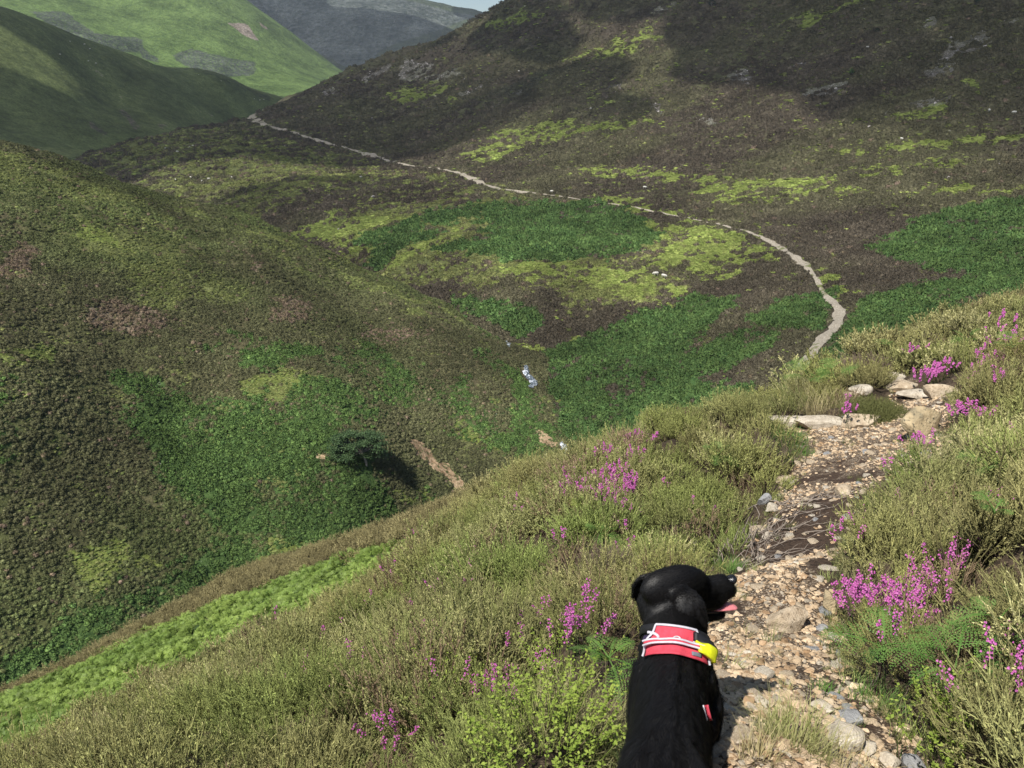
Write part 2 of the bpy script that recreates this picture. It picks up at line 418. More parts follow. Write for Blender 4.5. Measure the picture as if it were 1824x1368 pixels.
def masks(layer, x, y, z):
    r = np.hypot(x, y)
    px, py = to_px(x, y, z)
    s = WSC[layer]; a = AMP[layer]
    nx, ny = a * 2.2 * fbm(x, y, s, 5, 71), a * 0.8 * fbm(x, y, s, 5, 72); px0, py0 = px, py
    out = {}
    for k in KEYS:
        wob = {'rock': .30, 'bare': .12}.get(k, 1.0); px = px0 + nx * wob; py = py0 + ny * wob
        m = np.zeros(np.shape(px))
        soft = {'rock': 2.5, 'bare': 3.0, 'pink': 16.0, 'turf': 30.0, 'bracken': 40.0 if layer == 'B' else 10.0, 'grass': 14.0 if layer in 'BC' else 6.0}.get(k, 5.0)
        for poly in PATCH[layer][k]:
            P = np.array(poly, float)
            pad = soft + 45
            sel = (px > P[:, 0].min() - pad) & (px < P[:, 0].max() + pad) & (py > P[:, 1].min() - pad) & (py < P[:, 1].max() + pad)
            if sel.any():
                m[sel] = np.maximum(m[sel], smooth(-soft, soft, poly_sd(px[sel], py[sel], P)))
        out[k] = m
    return out

def hill_material(name, pal, grain, bump, bd):
    """pal: colours of heather dark/light, bracken, grass, turf, rock, bare, pink; grain: size of a tuft in metres"""
    N = Nodes(name)
    p = N.pos()
    fine = N.noise(1.0 / grain, 3.0, p, 0.6)
    mid = N.noise(1.0 / (grain * 7), 4.0, p, 0.6)
    big = N.noise(1.0 / (grain * 45), 3.0, p, 0.55)
    f2 = N.math('ADD', N.math('MULTIPLY', fine, 0.7), N.math('MULTIPLY', mid, 0.3))
    def two(dark, light, a=0.36, b=0.64): return N.ramp(f2, [(a, dark), (b, light)])
    heather = N.mix(N.sstep(big, 0.35, 0.65), two(pal['h0'], pal['h1']), two(pal['h2'], pal['h3']))
    c = heather
    edge = N.math('MULTIPLY', N.math('SUBTRACT', N.math('ADD', N.math('MULTIPLY', mid, 0.6), N.math('MULTIPLY', fine, 0.4)), 0.5), 1.3)
    for k, w in (('turf', 0.8), ('pink', 0.7), ('grass', 0.75), ('bracken', 1.0), ('bare', 1.0), ('rock', 1.0)):
        a = N.attr(k).outputs['Fac']
        fac = N.sstep(N.math('ADD', a, N.math('MULTIPLY', edge, 2.6 if k == 'rock' else 1.6 if k == 'turf' else 1.0)), 0.42, 0.62)
        if k == 'rock' and grain < 2:
            rk = N.noise(2.2 / grain if grain < 2 else 3.0 / grain, 4.0, p, 0.75)
            fac = N.math('MULTIPLY', fac, N.sstep(rk, 0.50, 0.58))
        if k == 'bare' and grain < 2: fac = N.math('MULTIPLY', fac, N.sstep(N.noise(1.3, 5.0, p, 0.75), 0.42, 0.50))
        if k == 'rock' and grain > 2: fac = N.math('MULTIPLY', fac, N.sstep(N.noise(2.5 / grain, 5.0, p, 0.8), 0.40, 0.52))
        fac = N.math('MULTIPLY', fac, w)
        d = pal[k]
        c = N.mix(fac, c, two(d[0], d[1], 0.38, 0.62))
    c = N.mix(1.0, c, N.ramp(mid, [(0.3, 0.72), (0.7, 1.3)]), 'MULTIPLY')
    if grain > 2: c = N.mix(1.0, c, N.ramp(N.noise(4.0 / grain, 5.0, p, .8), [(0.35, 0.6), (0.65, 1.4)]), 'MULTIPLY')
    N.col(c)
    N.bump(f2, bump, bd)
    N.b.inputs["Roughness"].default_value = 0.95
    N.b.inputs["Specular IOR Level"].default_value = 0.08
    return N.m

PALN = dict(h0=(.030,.028,.016), h1=(.105,.092,.050), h2=(.036,.042,.018), h3=(.120,.128,.050), bracken=((.022,.045,.014),(.065,.105,.032)), grass=((.080,.105,.024),(.170,.210,.048)),
            turf=((.048,.060,.020),(.112,.128,.044)), rock=((.08,.078,.074),(.27,.26,.25)), bare=((.20,.13,.075),(.42,.31,.20)), pink=((.080,.055,.040),(.20,.15,.12)))
PALC = dict(PALN, h0=(.024,.020,.015), h1=(.072,.060,.044), h2=(.030,.030,.016), h3=(.085,.085,.042), bracken=((.018,.042,.013),(.050,.092,.028)))
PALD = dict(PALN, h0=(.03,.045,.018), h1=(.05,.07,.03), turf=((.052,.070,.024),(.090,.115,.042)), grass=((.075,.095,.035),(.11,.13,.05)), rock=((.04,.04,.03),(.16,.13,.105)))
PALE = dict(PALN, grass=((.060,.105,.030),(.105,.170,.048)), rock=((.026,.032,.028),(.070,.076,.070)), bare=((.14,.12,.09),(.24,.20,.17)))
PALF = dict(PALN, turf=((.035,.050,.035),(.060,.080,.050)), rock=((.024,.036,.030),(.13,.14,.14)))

def hill(name, surf, layer, grid, mat):
    V, Fc = polar_grid(surf, *grid)
    at = masks(layer, V[:, 0], V[:, 1], V[:, 2])
    o = mesh_obj(name, V, Fc, mat, smooth_sh=True, attrs=at)
    o["kind"] = "structure"
    return o

hill("hillside", surfB, 'B', (-50, 24, 620, 78, 330, 420), hill_material("hillside_ground", PALN, 0.55, 0.9, 0.35))
hill("moorland_hill", surfC, 'C', (-48, 56, 760, 95, 1250, 560), hill_material("moor_ground", PALC, 0.8, 0.9, 0.5))
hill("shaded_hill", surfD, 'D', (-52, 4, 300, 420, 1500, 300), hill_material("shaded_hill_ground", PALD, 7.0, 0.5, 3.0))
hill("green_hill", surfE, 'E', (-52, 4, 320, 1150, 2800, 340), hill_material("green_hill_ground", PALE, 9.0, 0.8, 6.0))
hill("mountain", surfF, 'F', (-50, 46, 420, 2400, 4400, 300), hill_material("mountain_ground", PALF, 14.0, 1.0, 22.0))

# a broad sheet of ground under everything, to the horizon
gm = Nodes("distant_moor"); gm.col(gm.ramp(gm.noise(0.002, 5.0), [(0.35, (.03, .04, .02)), (0.65, (.07, .085, .035))]))
gx, gy = np.meshgrid(np.linspace(-4550, 4550, 57), np.linspace(-4550, 4550, 57), indexing='ij')
gz = -90 + 60 * smooth(900, 4000, np.hypot(gx, gy)) * (0.5 + fbm(gx, gy, 2500, 4, 5))  
gi, gj = np.meshgrid(np.arange(56), np.arange(56), indexing='ij'); ga = (gi * 57 + gj).ravel()
mesh_obj("terrain", np.stack([gx.ravel(), gy.ravel(), gz.ravel()], -1), np.stack([ga, ga + 57, ga + 58, ga + 1], -1), gm.m, smooth_sh=True)["kind"] = "structure"

# ------------------------------------------------------------------ the far footpath across the moor
FP = [(1412,690,2.0),(1428,660,2.0),(1446,630,2.3),(1466,604,2.6),(1489,580,2.4),(1496,560,2.2),(1486,541,1.8),(1468,526,1.2),(1456,500,1.1),(1440,478,1.6),(1428,469,2.4),(1405,452,2.2),(1365,427,1.6),
      (1320,410,1.0),(1250,394,.9),(1180,380,.9),(1120,368,.9),(1050,358,.8),(985,348,.9),(912,340,1.8),(872,332,2.6),(838,318,3.4),(812,307,2.2),(770,300,2.0),(735,296,2.4),(690,286,2.6),(660,276,4.0),(625,266,2.6),(580,254,3.0),
      (540,242,4.0),(505,232,4.0),(475,223,6.0),(455,214,7.0),(448,205,6.0),(462,200,4.0)]
fa = np.array(FP, float)
tt = np.linspace(0, len(FP) - 1, 700)
def crom(a, t):
    i = np.clip(t.astype(int), 0, len(a) - 2); f = (t - i)
    p0 = a[np.clip(i - 1, 0, None)]; p1 = a[i]; p2 = a[i + 1]; p3 = a[np.clip(i + 2, None, len(a) - 1)]
    return 0.5 * (2 * p1 + (p2 - p0) * f + (2 * p0 - 5 * p1 + 4 * p2 - p3) * f ** 2 + (3 * p1 - p0 - 3 * p2 + p3) * f ** 3)
q = np.stack([crom(fa[:, k], tt) for k in range(3)], -1)
hx, hy, hz, ok = surfC.hit(q[:, 0], q[:, 1], 97, 1150, 500)
hx, hy, wd = hx[ok], hy[ok], q[ok, 2]
keep = np.ones(len(hx), bool); last = 0
ks = np.ones(9) / 9
hx = np.convolve(np.pad(hx, 4, 'edge'), ks, 'valid'); hy = np.convolve(np.pad(hy, 4, 'edge'), ks, 'valid')
tx, ty = np.gradient(hx), np.gradient(hy); tl = np.hypot(tx, ty) + 1e-9; tx /= tl; ty /= tl
VV = []; W_ = 7
s_arc = np.cumsum(tl)
for k in range(W_):
    u = (k / (W_ - 1) - 0.5)
    wob = 1 + 0.45 * fbm(s_arc, np.full_like(s_arc, 3.0 if u < 0 else 40.0), 3.5, 4, 12)
    X = hx - ty * u * wd * wob * .95; Y = hy + tx * u * wd * wob * .95
    VV.append(np.stack([X, Y, surfC.z(X, Y) + 0.22 - 0.12 * abs(u) * 2], -1))
VV = np.stack(VV, 1).reshape(-1, 3); n_ = len(hx)
i, j = np.meshgrid(np.arange(n_ - 1), np.arange(W_ - 1), indexing='ij'); a = (i * W_ + j).ravel()
N = Nodes("far_path_stone")
v = N.n("ShaderNodeTexVoronoi"); v.inputs["Scale"].default_value = 3.2; N.l(N.pos(), v.inputs["Vector"])
N.col(N.mix(N.sstep(N.noise(0.35, 4.0), 0.56, 0.64), N.ramp(N.math('ADD', N.math('MULTIPLY', N.math('ADD', v.outputs["Distance"], 0.0), 0.6), N.math('MULTIPLY', N.noise(6.0), 0.6)), [(0.25, (.46, .42, .35)), (0.65, (.24, .21, .165))]), (.12, .13, .05)))
N.bump(N.noise(2.5, 4.0), 0.8, 0.25)
fpath = mesh_obj("footpath", VV, np.stack([a, a + 1, a + W_ + 1, a + W_], -1), N.m, smooth_sh=True); fpath["kind"] = "structure"
FARPATH = np.stack([hx, hy, wd], -1)

# ------------------------------------------------------------------ the stream in the valley bottom
CLEAR = []
def lowland(x, y): return np.maximum(surfB.z(x, y), surfC.z(x, y))
def valley_spot(px, py):
    b = surfB.hit([px], [py], 85, 300, 600); c = surfC.hit([px], [py], 85, 300, 600)
    q = min([h for h in (b, c) if h[3][0]], key=lambda h: math.hypot(h[0][0], h[1][0]))
    return float(q[0][0]), float(q[1][0])
N = Nodes("rushing_water"); N.col(N.ramp(N.noise(1.1, 5.0, None, .7, 1.5), [(.44, (.03, .045, .05)), (.54, (.25, .28, .32)), (.62, (.75, .78, .82))])); N.b.inputs["Roughness"].default_value = .2; N.b.inputs["Specular IOR Level"].default_value = .5
N.bump(N.noise(3.0, 4.0), .7, .2)
def stream(name, line, seed):
    L = np.array(line, float); t = np.linspace(0, len(L) - 1, 60); i = np.clip(t.astype(int), 0, len(L) - 2); f = t - i
    w_ = np.array([valley_spot(a, b) for a, b in L[:, :2]]); X = w_[i, 0] * (1 - f) + w_[i + 1, 0] * f; Y = w_[i, 1] * (1 - f) + w_[i + 1, 1] * f
    wd_ = (L[i, 2] * (1 - f) + L[i + 1, 2] * f) * (1 + .35 * fbm(t * 3, t * 0, 1.0, 3, seed)); X = X + .45 * fbm(t, t * 0, .8, 3, seed + 3)
    gx_, gy_ = np.gradient(X), np.gradient(Y); g = np.hypot(gx_, gy_) + 1e-9; V = []
    for u in (-.5, -.17, .17, .5): 
        x_ = X - gy_ / g * u * wd_; y_ = Y + gx_ / g * u * wd_; V.append(np.stack([x_, y_, lowland(x_, y_) + .28 - .1 * abs(u)], -1))
    V = np.stack(V, 1).reshape(-1, 3); a, b = np.meshgrid(np.arange(59), np.arange(3), indexing='ij'); a = (a * 4 + b).ravel()
    for k in range(0, 60, 2):
        if wd_[k] > .75: CLEAR.append((X[k], Y[k], wd_[k] * .5 + .35))
    o = mesh_obj(name, V, np.stack([a, a + 1, a + 5, a + 4], -1), N.m, smooth_sh=True); o["kind"] = "structure"; return o
stream("stream_water", [(901, 609, .7), (906, 614, .8), (909, 620, .5)], 3)
stream("stream_water", [(934, 652, .6), (938, 660, 1.0), (936, 668, 1.3), (944, 676, 1.7), (950, 684, 1.4), (946, 692, .9)], 4)
stream("stream_water", [(998, 790, .6), (1006, 799, 1.2), (1004, 806, 1.0), (1013, 813, 1.4), (1016, 822, 1.2)], 5)
stream("stream_water", [(1102, 752, .5), (1098, 759, .6), (1096, 766, .5)], 8)
TX, TY, TZ, _ = surfB.hit([652], [828], 85, 200, 600); TREE = (float(TX[0]), float(TY[0]), float(TZ[0])); CLEAR.append((TREE[0], TREE[1], 1.2)); CLEAR.append((TREE[0] * .985, TREE[1] * .985, 1.2))

# ------------------------------------------------------------------ prototypes and scatter
def scatter(name, protos, pos, rot, sc, idx, tint, label=None, cat=None, kind="stuff"):
    c = bpy.data.collections.new(name + "_kinds")
    for i, o in enumerate(protos):
        o.name = "%s_kind_%02d" % (name, i); c.objects.link(o)
    me = bpy.data.meshes.new(name)
    n = len(pos)
    me.vertices.add(n); me.vertices.foreach_set("co", np.asarray(pos, np.float32).ravel())
    def at(nm, typ, key, arr):
        a = me.attributes.new(nm, typ, 'POINT'); a.data.foreach_set(key, arr)
    sc = np.asarray(sc, np.float32)
    if sc.ndim == 1: sc = np.repeat(sc[:, None], 3, 1)
    at("rot", 'FLOAT_VECTOR', "vector", np.asarray(rot, np.float32).ravel())
    at("sc", 'FLOAT_VECTOR', "vector", sc.ravel())
    at("tint", 'FLOAT_VECTOR', "vector", np.asarray(tint, np.float32).ravel())
    at("idx", 'INT', "value", np.asarray(idx, np.int32))
    o = bpy.data.objects.new(name, me); COL.objects.link(o)
    g = bpy.data.node_groups.new(name + "_cover", 'GeometryNodeTree')
    g.interface.new_socket("Geometry", in_out='INPUT', socket_type='NodeSocketGeometry')
    g.interface.new_socket("Geometry", in_out='OUTPUT', socket_type='NodeSocketGeometry')
    gi = g.nodes.new('NodeGroupInput'); go = g.nodes.new('NodeGroupOutput')
    m2p = g.nodes.new('GeometryNodeMeshToPoints'); iop = g.nodes.new('GeometryNodeInstanceOnPoints')
    ci = g.nodes.new('GeometryNodeCollectionInfo'); ci.inputs[0].default_value = c
    ci.inputs['Separate Children'].default_value = True; ci.inputs['Reset Children'].default_value = True
    iop.inputs['Pick Instance'].default_value = True
    def na(nm, typ):
        q = g.nodes.new('GeometryNodeInputNamedAttribute'); q.data_type = typ; q.inputs[0].default_value = nm
        return [s for s in q.outputs if s.enabled][0]
    L = g.links.new
    L(gi.outputs[0], m2p.inputs[0]); L(m2p.outputs[0], iop.inputs['Points']); L(ci.outputs[0], iop.inputs['Instance'])
    L(na("idx", 'INT'), iop.inputs['Instance Index'])
    e2r = g.nodes.new('FunctionNodeEulerToRotation'); L(na("rot", 'FLOAT_VECTOR'), e2r.inputs[0]); L(e2r.outputs[0], iop.inputs['Rotation'])
    L(na("sc", 'FLOAT_VECTOR'), iop.inputs['Scale'])
    L(iop.outputs[0], go.inputs[0])
    md = o.modifiers.new("cover", 'NODES'); md.node_group = g
    tag(o, label, cat, None, kind)
    return o

def leafmat(name, rough=0.6, spec=0.25, trans=0.3, var=0.25, base=None, noise_scale=60.0):
    """colour comes from the plant's own tint; 'tip' runs 0 at the woody base to 1 at the green tip"""
    N = Nodes(name)
    t = N.attr("tint", True).outputs["Color"]
    c = t
    if base is not None:
        c = N.mix(N.sstep(N.attr("tip").outputs["Fac"], 0.05, 0.75), base, t)
    c = N.mix(1.0, c, N.ramp(N.noise(noise_scale, 1.0), [(0.3, 1 - var), (0.7, 1 + var)]), 'MULTIPLY')
    N.col(c)
    N.b.inputs["Roughness"].default_value = rough; N.b.inputs["Specular IOR Level"].default_value = spec
    if trans > 0:
        tr = N.n("ShaderNodeBsdfTranslucent"); N.l(c, tr.inputs[0])
        ms = N.n("ShaderNodeMixShader"); ms.inputs[0].default_value = trans
        N.l(N.b.outputs[0], ms.inputs[1]); N.l(tr.outputs[0], ms.inputs[2])
        N.l(ms.outputs[0], N.t.nodes["Material Output"].inputs[0])
    return N.m

MAT_CLUMP = leafmat("moor_plant", 0.85, 0.1, 0.15, 0.3, None, 4.0)
def clump_proto(seed, n, rad, hgt, leaf, up):
    """a mound of small leaf sprays"""
    rs = np.random.RandomState(seed)
    th = rs.rand(n) * 2 * np.pi; ph = np.arccos(rs.rand(n) * 0.98)
    rr = 0.55 + 0.5 * rs.rand(n) ** 0.5
    C = np.stack([np.cos(th) * np.sin(ph) * rad * rr, np.sin(th) * np.sin(ph) * rad * rr, np.cos(ph) * hgt * rr], -1)
    d = C / (np.linalg.norm(C, axis=1, keepdims=True) + 1e-6) * (1 - up) + np.array([0, 0, 1.0]) * up + rs.randn(n, 3) * 0.35
    d /= np.linalg.norm(d, axis=1, keepdims=True)
    s = np.cross(d, rs.randn(n, 3)); s /= np.linalg.norm(s, axis=1, keepdims=True)
    L = leaf * (0.7 + 0.6 * rs.rand(n))[:, None]; W = L * 0.42
    V = np.stack([C - d * L * 0.5, C + s * W * 0.5, C + d * L * 0.5, C - s * W * 0.5], 1).reshape(-1, 3)
    k = np.arange(n) * 4
    # a low solid core keeps the mound opaque
    m = 10; a = np.arange(m) / m * 2 * np.pi
    core = [(math.cos(q) * rad * .8, math.sin(q) * rad * .8, -0.15 * hgt) for q in a] + [(math.cos(q) * rad * .55, math.sin(q) * rad * .55, .5 * hgt) for q in a] + [(0, 0, .72 * hgt)]
    b = len(V); V = np.concatenate([V, np.array(core)])
    Fq = [tuple(x) for x in np.stack([k, k + 1, k + 2, k + 3], -1)]
    for q in range(m):
        q2 = (q + 1) % m
        Fq.append((b + q, b + q2, b + m + q2, b + m + q)); Fq.append((b + m + q, b + m + q2, b + 2 * m))
    return mesh_obj("clump", V, Fq, MAT_CLUMP, link=False)

def polar_points(rs, az0, az1, r0, r1, dens):
    """random points, dens(r) per square metre"""
    out = []
    edges = np.exp(np.linspace(math.log(r0), math.log(r1), 30))
    A = math.radians(az1 - az0)
    for a, b in zip(edges[:-1], edges[1:]):
        n = int(dens(0.5 * (a + b)) * A * 0.5 * (b * b - a * a))
        r = np.sqrt(a * a + (b * b - a * a) * rs.rand(n)); t = math.radians(az0) + A * rs.rand(n)
        out.append(np.stack([r * np.sin(t), r * np.cos(t)], -1))
    return np.concatenate(out)

def seen(surf, x, y, z, margin=0.8):
    """keep ground that the view over the crests can show, with a margin for nearby viewpoints"""
    r = np.hypot(x, y); el = (z + margin - EYE) / r
    ok = np.ones(len(x), bool)
    for f in (0.5, 0.6, 0.7, 0.78, 0.85, 0.91, 0.95):
        e2 = (surf.z(x * f, y * f) - EYE) / (r * f); ok &= el > e2 - 0.01
    return ok

def moor_cover(name, surf, layer, az, rng, dens, size, pal, seed, label, cat, rock_sink=True):
    rs = np.random.RandomState(seed)
    P = polar_points(rs, az[0], az[1], rng[0], rng[1], dens)
    x, y = P[:, 0], P[:, 1]; z = surf.z(x, y)
    ok = seen(surf, x, y, z); x, y, z = x[ok], y[ok], z[ok]
    ok = rs.rand(len(x)) > smooth(rng[1] * .55, rng[1], np.hypot(x, y)) * 1.0; x, y, z = x[ok], y[ok], z[ok]
    m = masks(layer, x, y, z)
    j = lambda s: s * rs.randn(len(x))
    br = (m['bracken'] * (.74 if layer == 'B' else .92) + j(.20) + .50 * fbm(x, y, 6, 5, 91) > 0.56) & (m['bracken'] > .04); gr = (m['grass'] + j(.2) + .85 * fbm(x, y, 4.0, 4, 92) > (0.80 if layer == 'B' else .66)) & ~br
    pk = (m['pink'] + j(.3) > 0.6) & ~br & ~gr
    tf = (m['turf'] * .8 + j(.2) + .5 * fbm(x, y, 6.0, 3, 93) > 0.6) & ~br & ~gr & ~pk
    drop = (m['bare'] + .5 * fbm(x, y, 1.5, 3, 5) > 0.6) | ((m['rock'] + .9 * fbm(x, y, 2.2, 3, 6)) > 0.85)
    for (bx, by, br_) in CLEAR: drop |= np.hypot(x - bx, y - by) < br_
    if layer == 'C':
        step = FARPATH[::3]
        dmin = np.full(len(x), 1e9)
        for s in range(0, len(step), 1):
            dmin = np.minimum(dmin, np.hypot(x - step[s, 0], y - step[s, 1]) - step[s, 2] * 0.5)
        drop |= dmin < 0.35 + np.clip((np.hypot(x, y) - 180) / 250, 0, 1.2)
    h = smooth(-.5, .5, fbm(x, y, 45, 3, 94))[:, None]
    lum = np.exp(0.17 * rs.randn(len(x)))[:, None] * np.exp(0.22 * fbm(x, y, 7, 4, 95) + .28 * fbm(x, y, 22, 3, 96))[:, None]
    hue = rs.rand(len(x))[:, None]
    t = (np.array(pal['h'][0]) * (1 - h) + np.array(pal['h'][1]) * h)
    for sel, key in ((tf, 'turf'), (pk, 'pink'), (gr, 'grass'), (br, 'bracken')):
        t = np.where(sel[:, None], np.array(pal[key][0]) * (1 - hue) + np.array(pal[key][1]) * hue, t)
    t = t * lum
    r = np.hypot(x, y)
    s = size(r) * (0.5 + 1.1 * rs.rand(len(x)) ** 2)
    sz = np.stack([s, s, s * np.where(gr, 0.35, np.where(tf, .6, 1.0)) * (0.8 + .4 * rs.rand(len(x)))], -1)
    idx = np.where(br, 5 + rs.randint(0, 4, len(x)), rs.randint(0, 5, len(x)))
    rot = np.stack([j(.12), j(.12), rs.rand(len(x)) * 6.28], -1)
    k = ~drop
    protos = [clump_proto(100 + i, 46, 0.5, 0.42, 0.26, 0.55) for i in range(5)] + [clump_proto(200 + i, 34, 0.6, 0.5, 0.42, 0.1) for i in range(4)]
    return scatter(name, protos, np.stack([x, y, z - 0.03], -1)[k], rot[k], sz[k], idx[k], t[k], label, cat)

PB = dict(h=((.112,.112,.056),(.126,.154,.056)), bracken=((.066,.115,.036),(.115,.180,.052)), grass=((.13,.175,.05),(.21,.22,.08)), turf=((.140,.168,.056),(.195,.210,.074)), pink=((.22,.16,.12),(.17,.14,.08)))
PC = dict(h=((.086,.072,.053),(.100,.094,.055)), bracken=((.060,.112,.036),(.095,.150,.046)), grass=((.165,.215,.052),(.235,.265,.080)), turf=((.130,.148,.052),(.180,.188,.070)), pink=((.15,.11,.085),(.12,.10,.06)))
moor_cover("hillside_heather", surfB, 'B', (-42, 16), (84, 420), lambda r: 11.0 if r < 125 else 7.0 if r < 170 else 3.6 if r < 230 else 1.8, lambda r: 0.36 + 0.0022 * r, PB, 301, "olive heather and dark bracken covering the steep hillside across the stream", "heather")
moor_cover("moor_heather", surfC, 'C', (-36, 44), (100, 900), lambda r: 4.2 if r < 210 else (1.7 if r < 300 else 0.7 if r < 450 else 0.3), lambda r: 0.42 + 0.0038 * r, PC, 302, "dark brown heather and green bracken on the moor beyond the stream", "heather")

# scree and small outcrops on the dark moor
def rock_mesh(seed, flat=0.6, cuts=9, sub=1, rough=0.06):
    rs = np.random.RandomState(seed)
    bm = bmesh.new(); bmesh.ops.create_icosphere(bm, subdivisions=3, radius=1.0)
    V = np.array([v.co[:] for v in bm.verts])
    for _ in range(cuts):                                  # flat facets, as broken stone has
        n = rs.randn(3); n /= np.linalg.norm(n); d = 0.45 + 0.4 * rs.rand()
        k = V @ n; V = V - np.outer(np.where(k > d, (k - d) * 0.93, 0), n)
    V *= np.array([1.0, 0.6 + 0.35 * rs.rand(), flat])
    V += rs.randn(*V.shape) * rough * 0.25
    for v, c in zip(bm.verts, V): v.co = c
    F_ = [tuple(q.index for q in f.verts) for f in bm.faces]; bm.free()
    return V, F_
def stone_mat(name, c0, c1, c2, scale=6.0, inst=False, moss=0.0):
    N = Nodes(name)
    p = N.objpos() if not inst else N.pos()
    c = N.ramp(N.noise(scale, 6.0, p, 0.65), [(0.28, c0), (0.5, c1), (0.72, c2)])
    c = N.mix(N.sstep(N.noise(scale * 7, 3.0, p), 0.55, 0.72), c, (c0[0] * .6, c0[1] * .6, c0[2] * .6))
    if inst: c = N.mix(1.0, c, N.attr("tint", True).outputs["Color"], 'MULTIPLY')
    N.col(c); N.b.inputs["Roughness"].default_value = 0.9
    h = N.math('ADD', N.noise(scale * 3, 6.0, p, 0.7), N.math('MULTIPLY', N.noise(scale * 20, 3.0, p), 0.35))
    N.bump(h, 0.6, 0.05 / scale * 6)
    return N.m
MAT_SCREE = stone_mat("scree_stone", (.12,.11,.10), (.21,.19,.18), (.32,.30,.28), 1.0, True)
protos = []
for i in range(6):
    V, F_ = rock_mesh(900 + i, 0.65, 10); protos.append(mesh_obj("scree", V * 0.5, F_, MAT_SCREE, link=False))
rs = np.random.RandomState(5)
P = polar_points(rs, -25, 36, 230, 1000, lambda r: 0.16)
sx, sy = P[:, 0], P[:, 1]; sz_ = surfC.z(sx, sy); m = masks('C', sx, sy, sz_)
k = (m['rock'] + 0.6 * fbm(sx, sy, 7, 3, 6) + .25 * rs.randn(len(sx)) > 1.0) | (rs.rand(len(sx)) < 0.0008)
sx, sy, sz_ = sx[k], sy[k], sz_[k]; n = len(sx)
scatter("scree", protos, np.stack([sx, sy, sz_ + 0.1], -1), rs.randn(n, 3) * [.3, .3, 3], (0.7 + 1.9 * rs.rand(n) ** 3) * (np.hypot(sx, sy) / 700) ** .5, rs.randint(0, 6, n), np.repeat((1.1 + .9 * rs.rand(n))[:, None], 3, 1), "pale grey scree and broken rock in patches on the dark moor", "scree")

# ------------------------------------------------------------------ the lone hawthorn on the hillside
def tube0(P, rad, sides=7):
    P = np.array(P, float); n = len(P); T = np.gradient(P, axis=0); T /= np.linalg.norm(T, axis=1, keepdims=True) + 1e-9; V = []; F = []
    for i in range(n):
        u = np.cross(T[i], (0.3, 1, 0.1)); u /= np.linalg.norm(u); w_ = np.cross(T[i], u)
        for s_ in range(sides): a = 2 * math.pi * s_ / sides; V.append(P[i] + (u * math.cos(a) + w_ * math.sin(a)) * rad[i])
    for i in range(n - 1):
        for s_ in range(sides): F.append((i * sides + s_, i * sides + (s_ + 1) % sides, (i + 1) * sides + (s_ + 1) % sides, (i + 1) * sides + s_))
    return np.array(V), np.array(F)
def tree(name, base, half, height, lean, trunk_h, seed, label, leaf_a, leaf_b, nclump=95, leaf=.26):
    rs = np.random.RandomState(seed)
    root = bpy.data.objects.new(name, None); COL.objects.link(root); root.location = base; tag(root, label, "tree")
    Nb = Nodes(name + "_bark"); Nb.col(Nb.ramp(Nb.noise(6, 4.0), [(.3, (.14, .12, .10)), (.7, (.42, .39, .34))])); Nb.bump(Nb.noise(14, 4.0), .6, .05)
    Vs = []; Fs = []; o = 0
    top = np.array([lean, 0, trunk_h])
    v, f = tube0([(0, 0, -.3), (.05, 0, .3), (lean * .4, .05, trunk_h * .6), tuple(top)], [.24, .19, .16, .13]); Vs.append(v); Fs.append(f + o); o += len(v)
    cl = []
    for k in range(nclump):
        a = rs.rand() * 6.283; q = math.sqrt(rs.rand()); lay = rs.randint(0, 5) / 4
        zc = trunk_h * .86 + (height - trunk_h * .86) * (lay * .88 + .06 * rs.rand()) * (1 - .28 * q * q); wide = (1.0 if lay < .8 else .72)
        cl.append((lean * 2.2 + math.cos(a) * q * half * wide, math.sin(a) * q * half * .8 * wide, zc))
    for c in cl[::3]:
        c = np.array(c); m_ = (top + c) / 2 + rs.randn(3) * .25; v, f = tube0([tuple(top - (0, 0, .3)), tuple(m_), tuple(c)], [.09, .05, .02], 5); Vs.append(v); Fs.append(f + o); o += len(v)
    mesh_obj("trunk", np.concatenate(Vs), np.concatenate(Fs), Nb.m, root, True)
    V = []
    for c in cl:
        n = 150; p = np.array(c) + rs.randn(n, 3) * np.array([.46, .46, .13]) * half / 4.2; d = rs.randn(n, 3); d[:, 2] *= .5; d /= np.linalg.norm(d, axis=1, keepdims=True)
        s_ = np.cross(d, rs.randn(n, 3) * .5 + [0, 0, 1.0]); s_ /= np.linalg.norm(s_, axis=1, keepdims=True); l = leaf * (.6 + .8 * rs.rand(n))[:, None]
        V.append(np.stack([p - d * l * .5, p + s_ * l * .3, p + d * l * .5, p - s_ * l * .3], 1).reshape(-1, 3))
    V = np.concatenate(V); Nl = Nodes(name + "_leaf"); Nl.col(Nl.ramp(Nl.noise(1.6, 4.0), [(.35, leaf_a), (.65, leaf_b)])); Nl.b.inputs["Roughness"].default_value = .6
    mesh_obj("crown", V, np.arange(len(V)).reshape(-1, 4), Nl.m, root)
tree("hawthorn_tree", TREE, 4.3, 6.0, -.55, 2.3, 12, "lone dark spreading hawthorn tree on the bracken slope left of the bare scar", (.028, .056, .022), (.068, .112, .042))
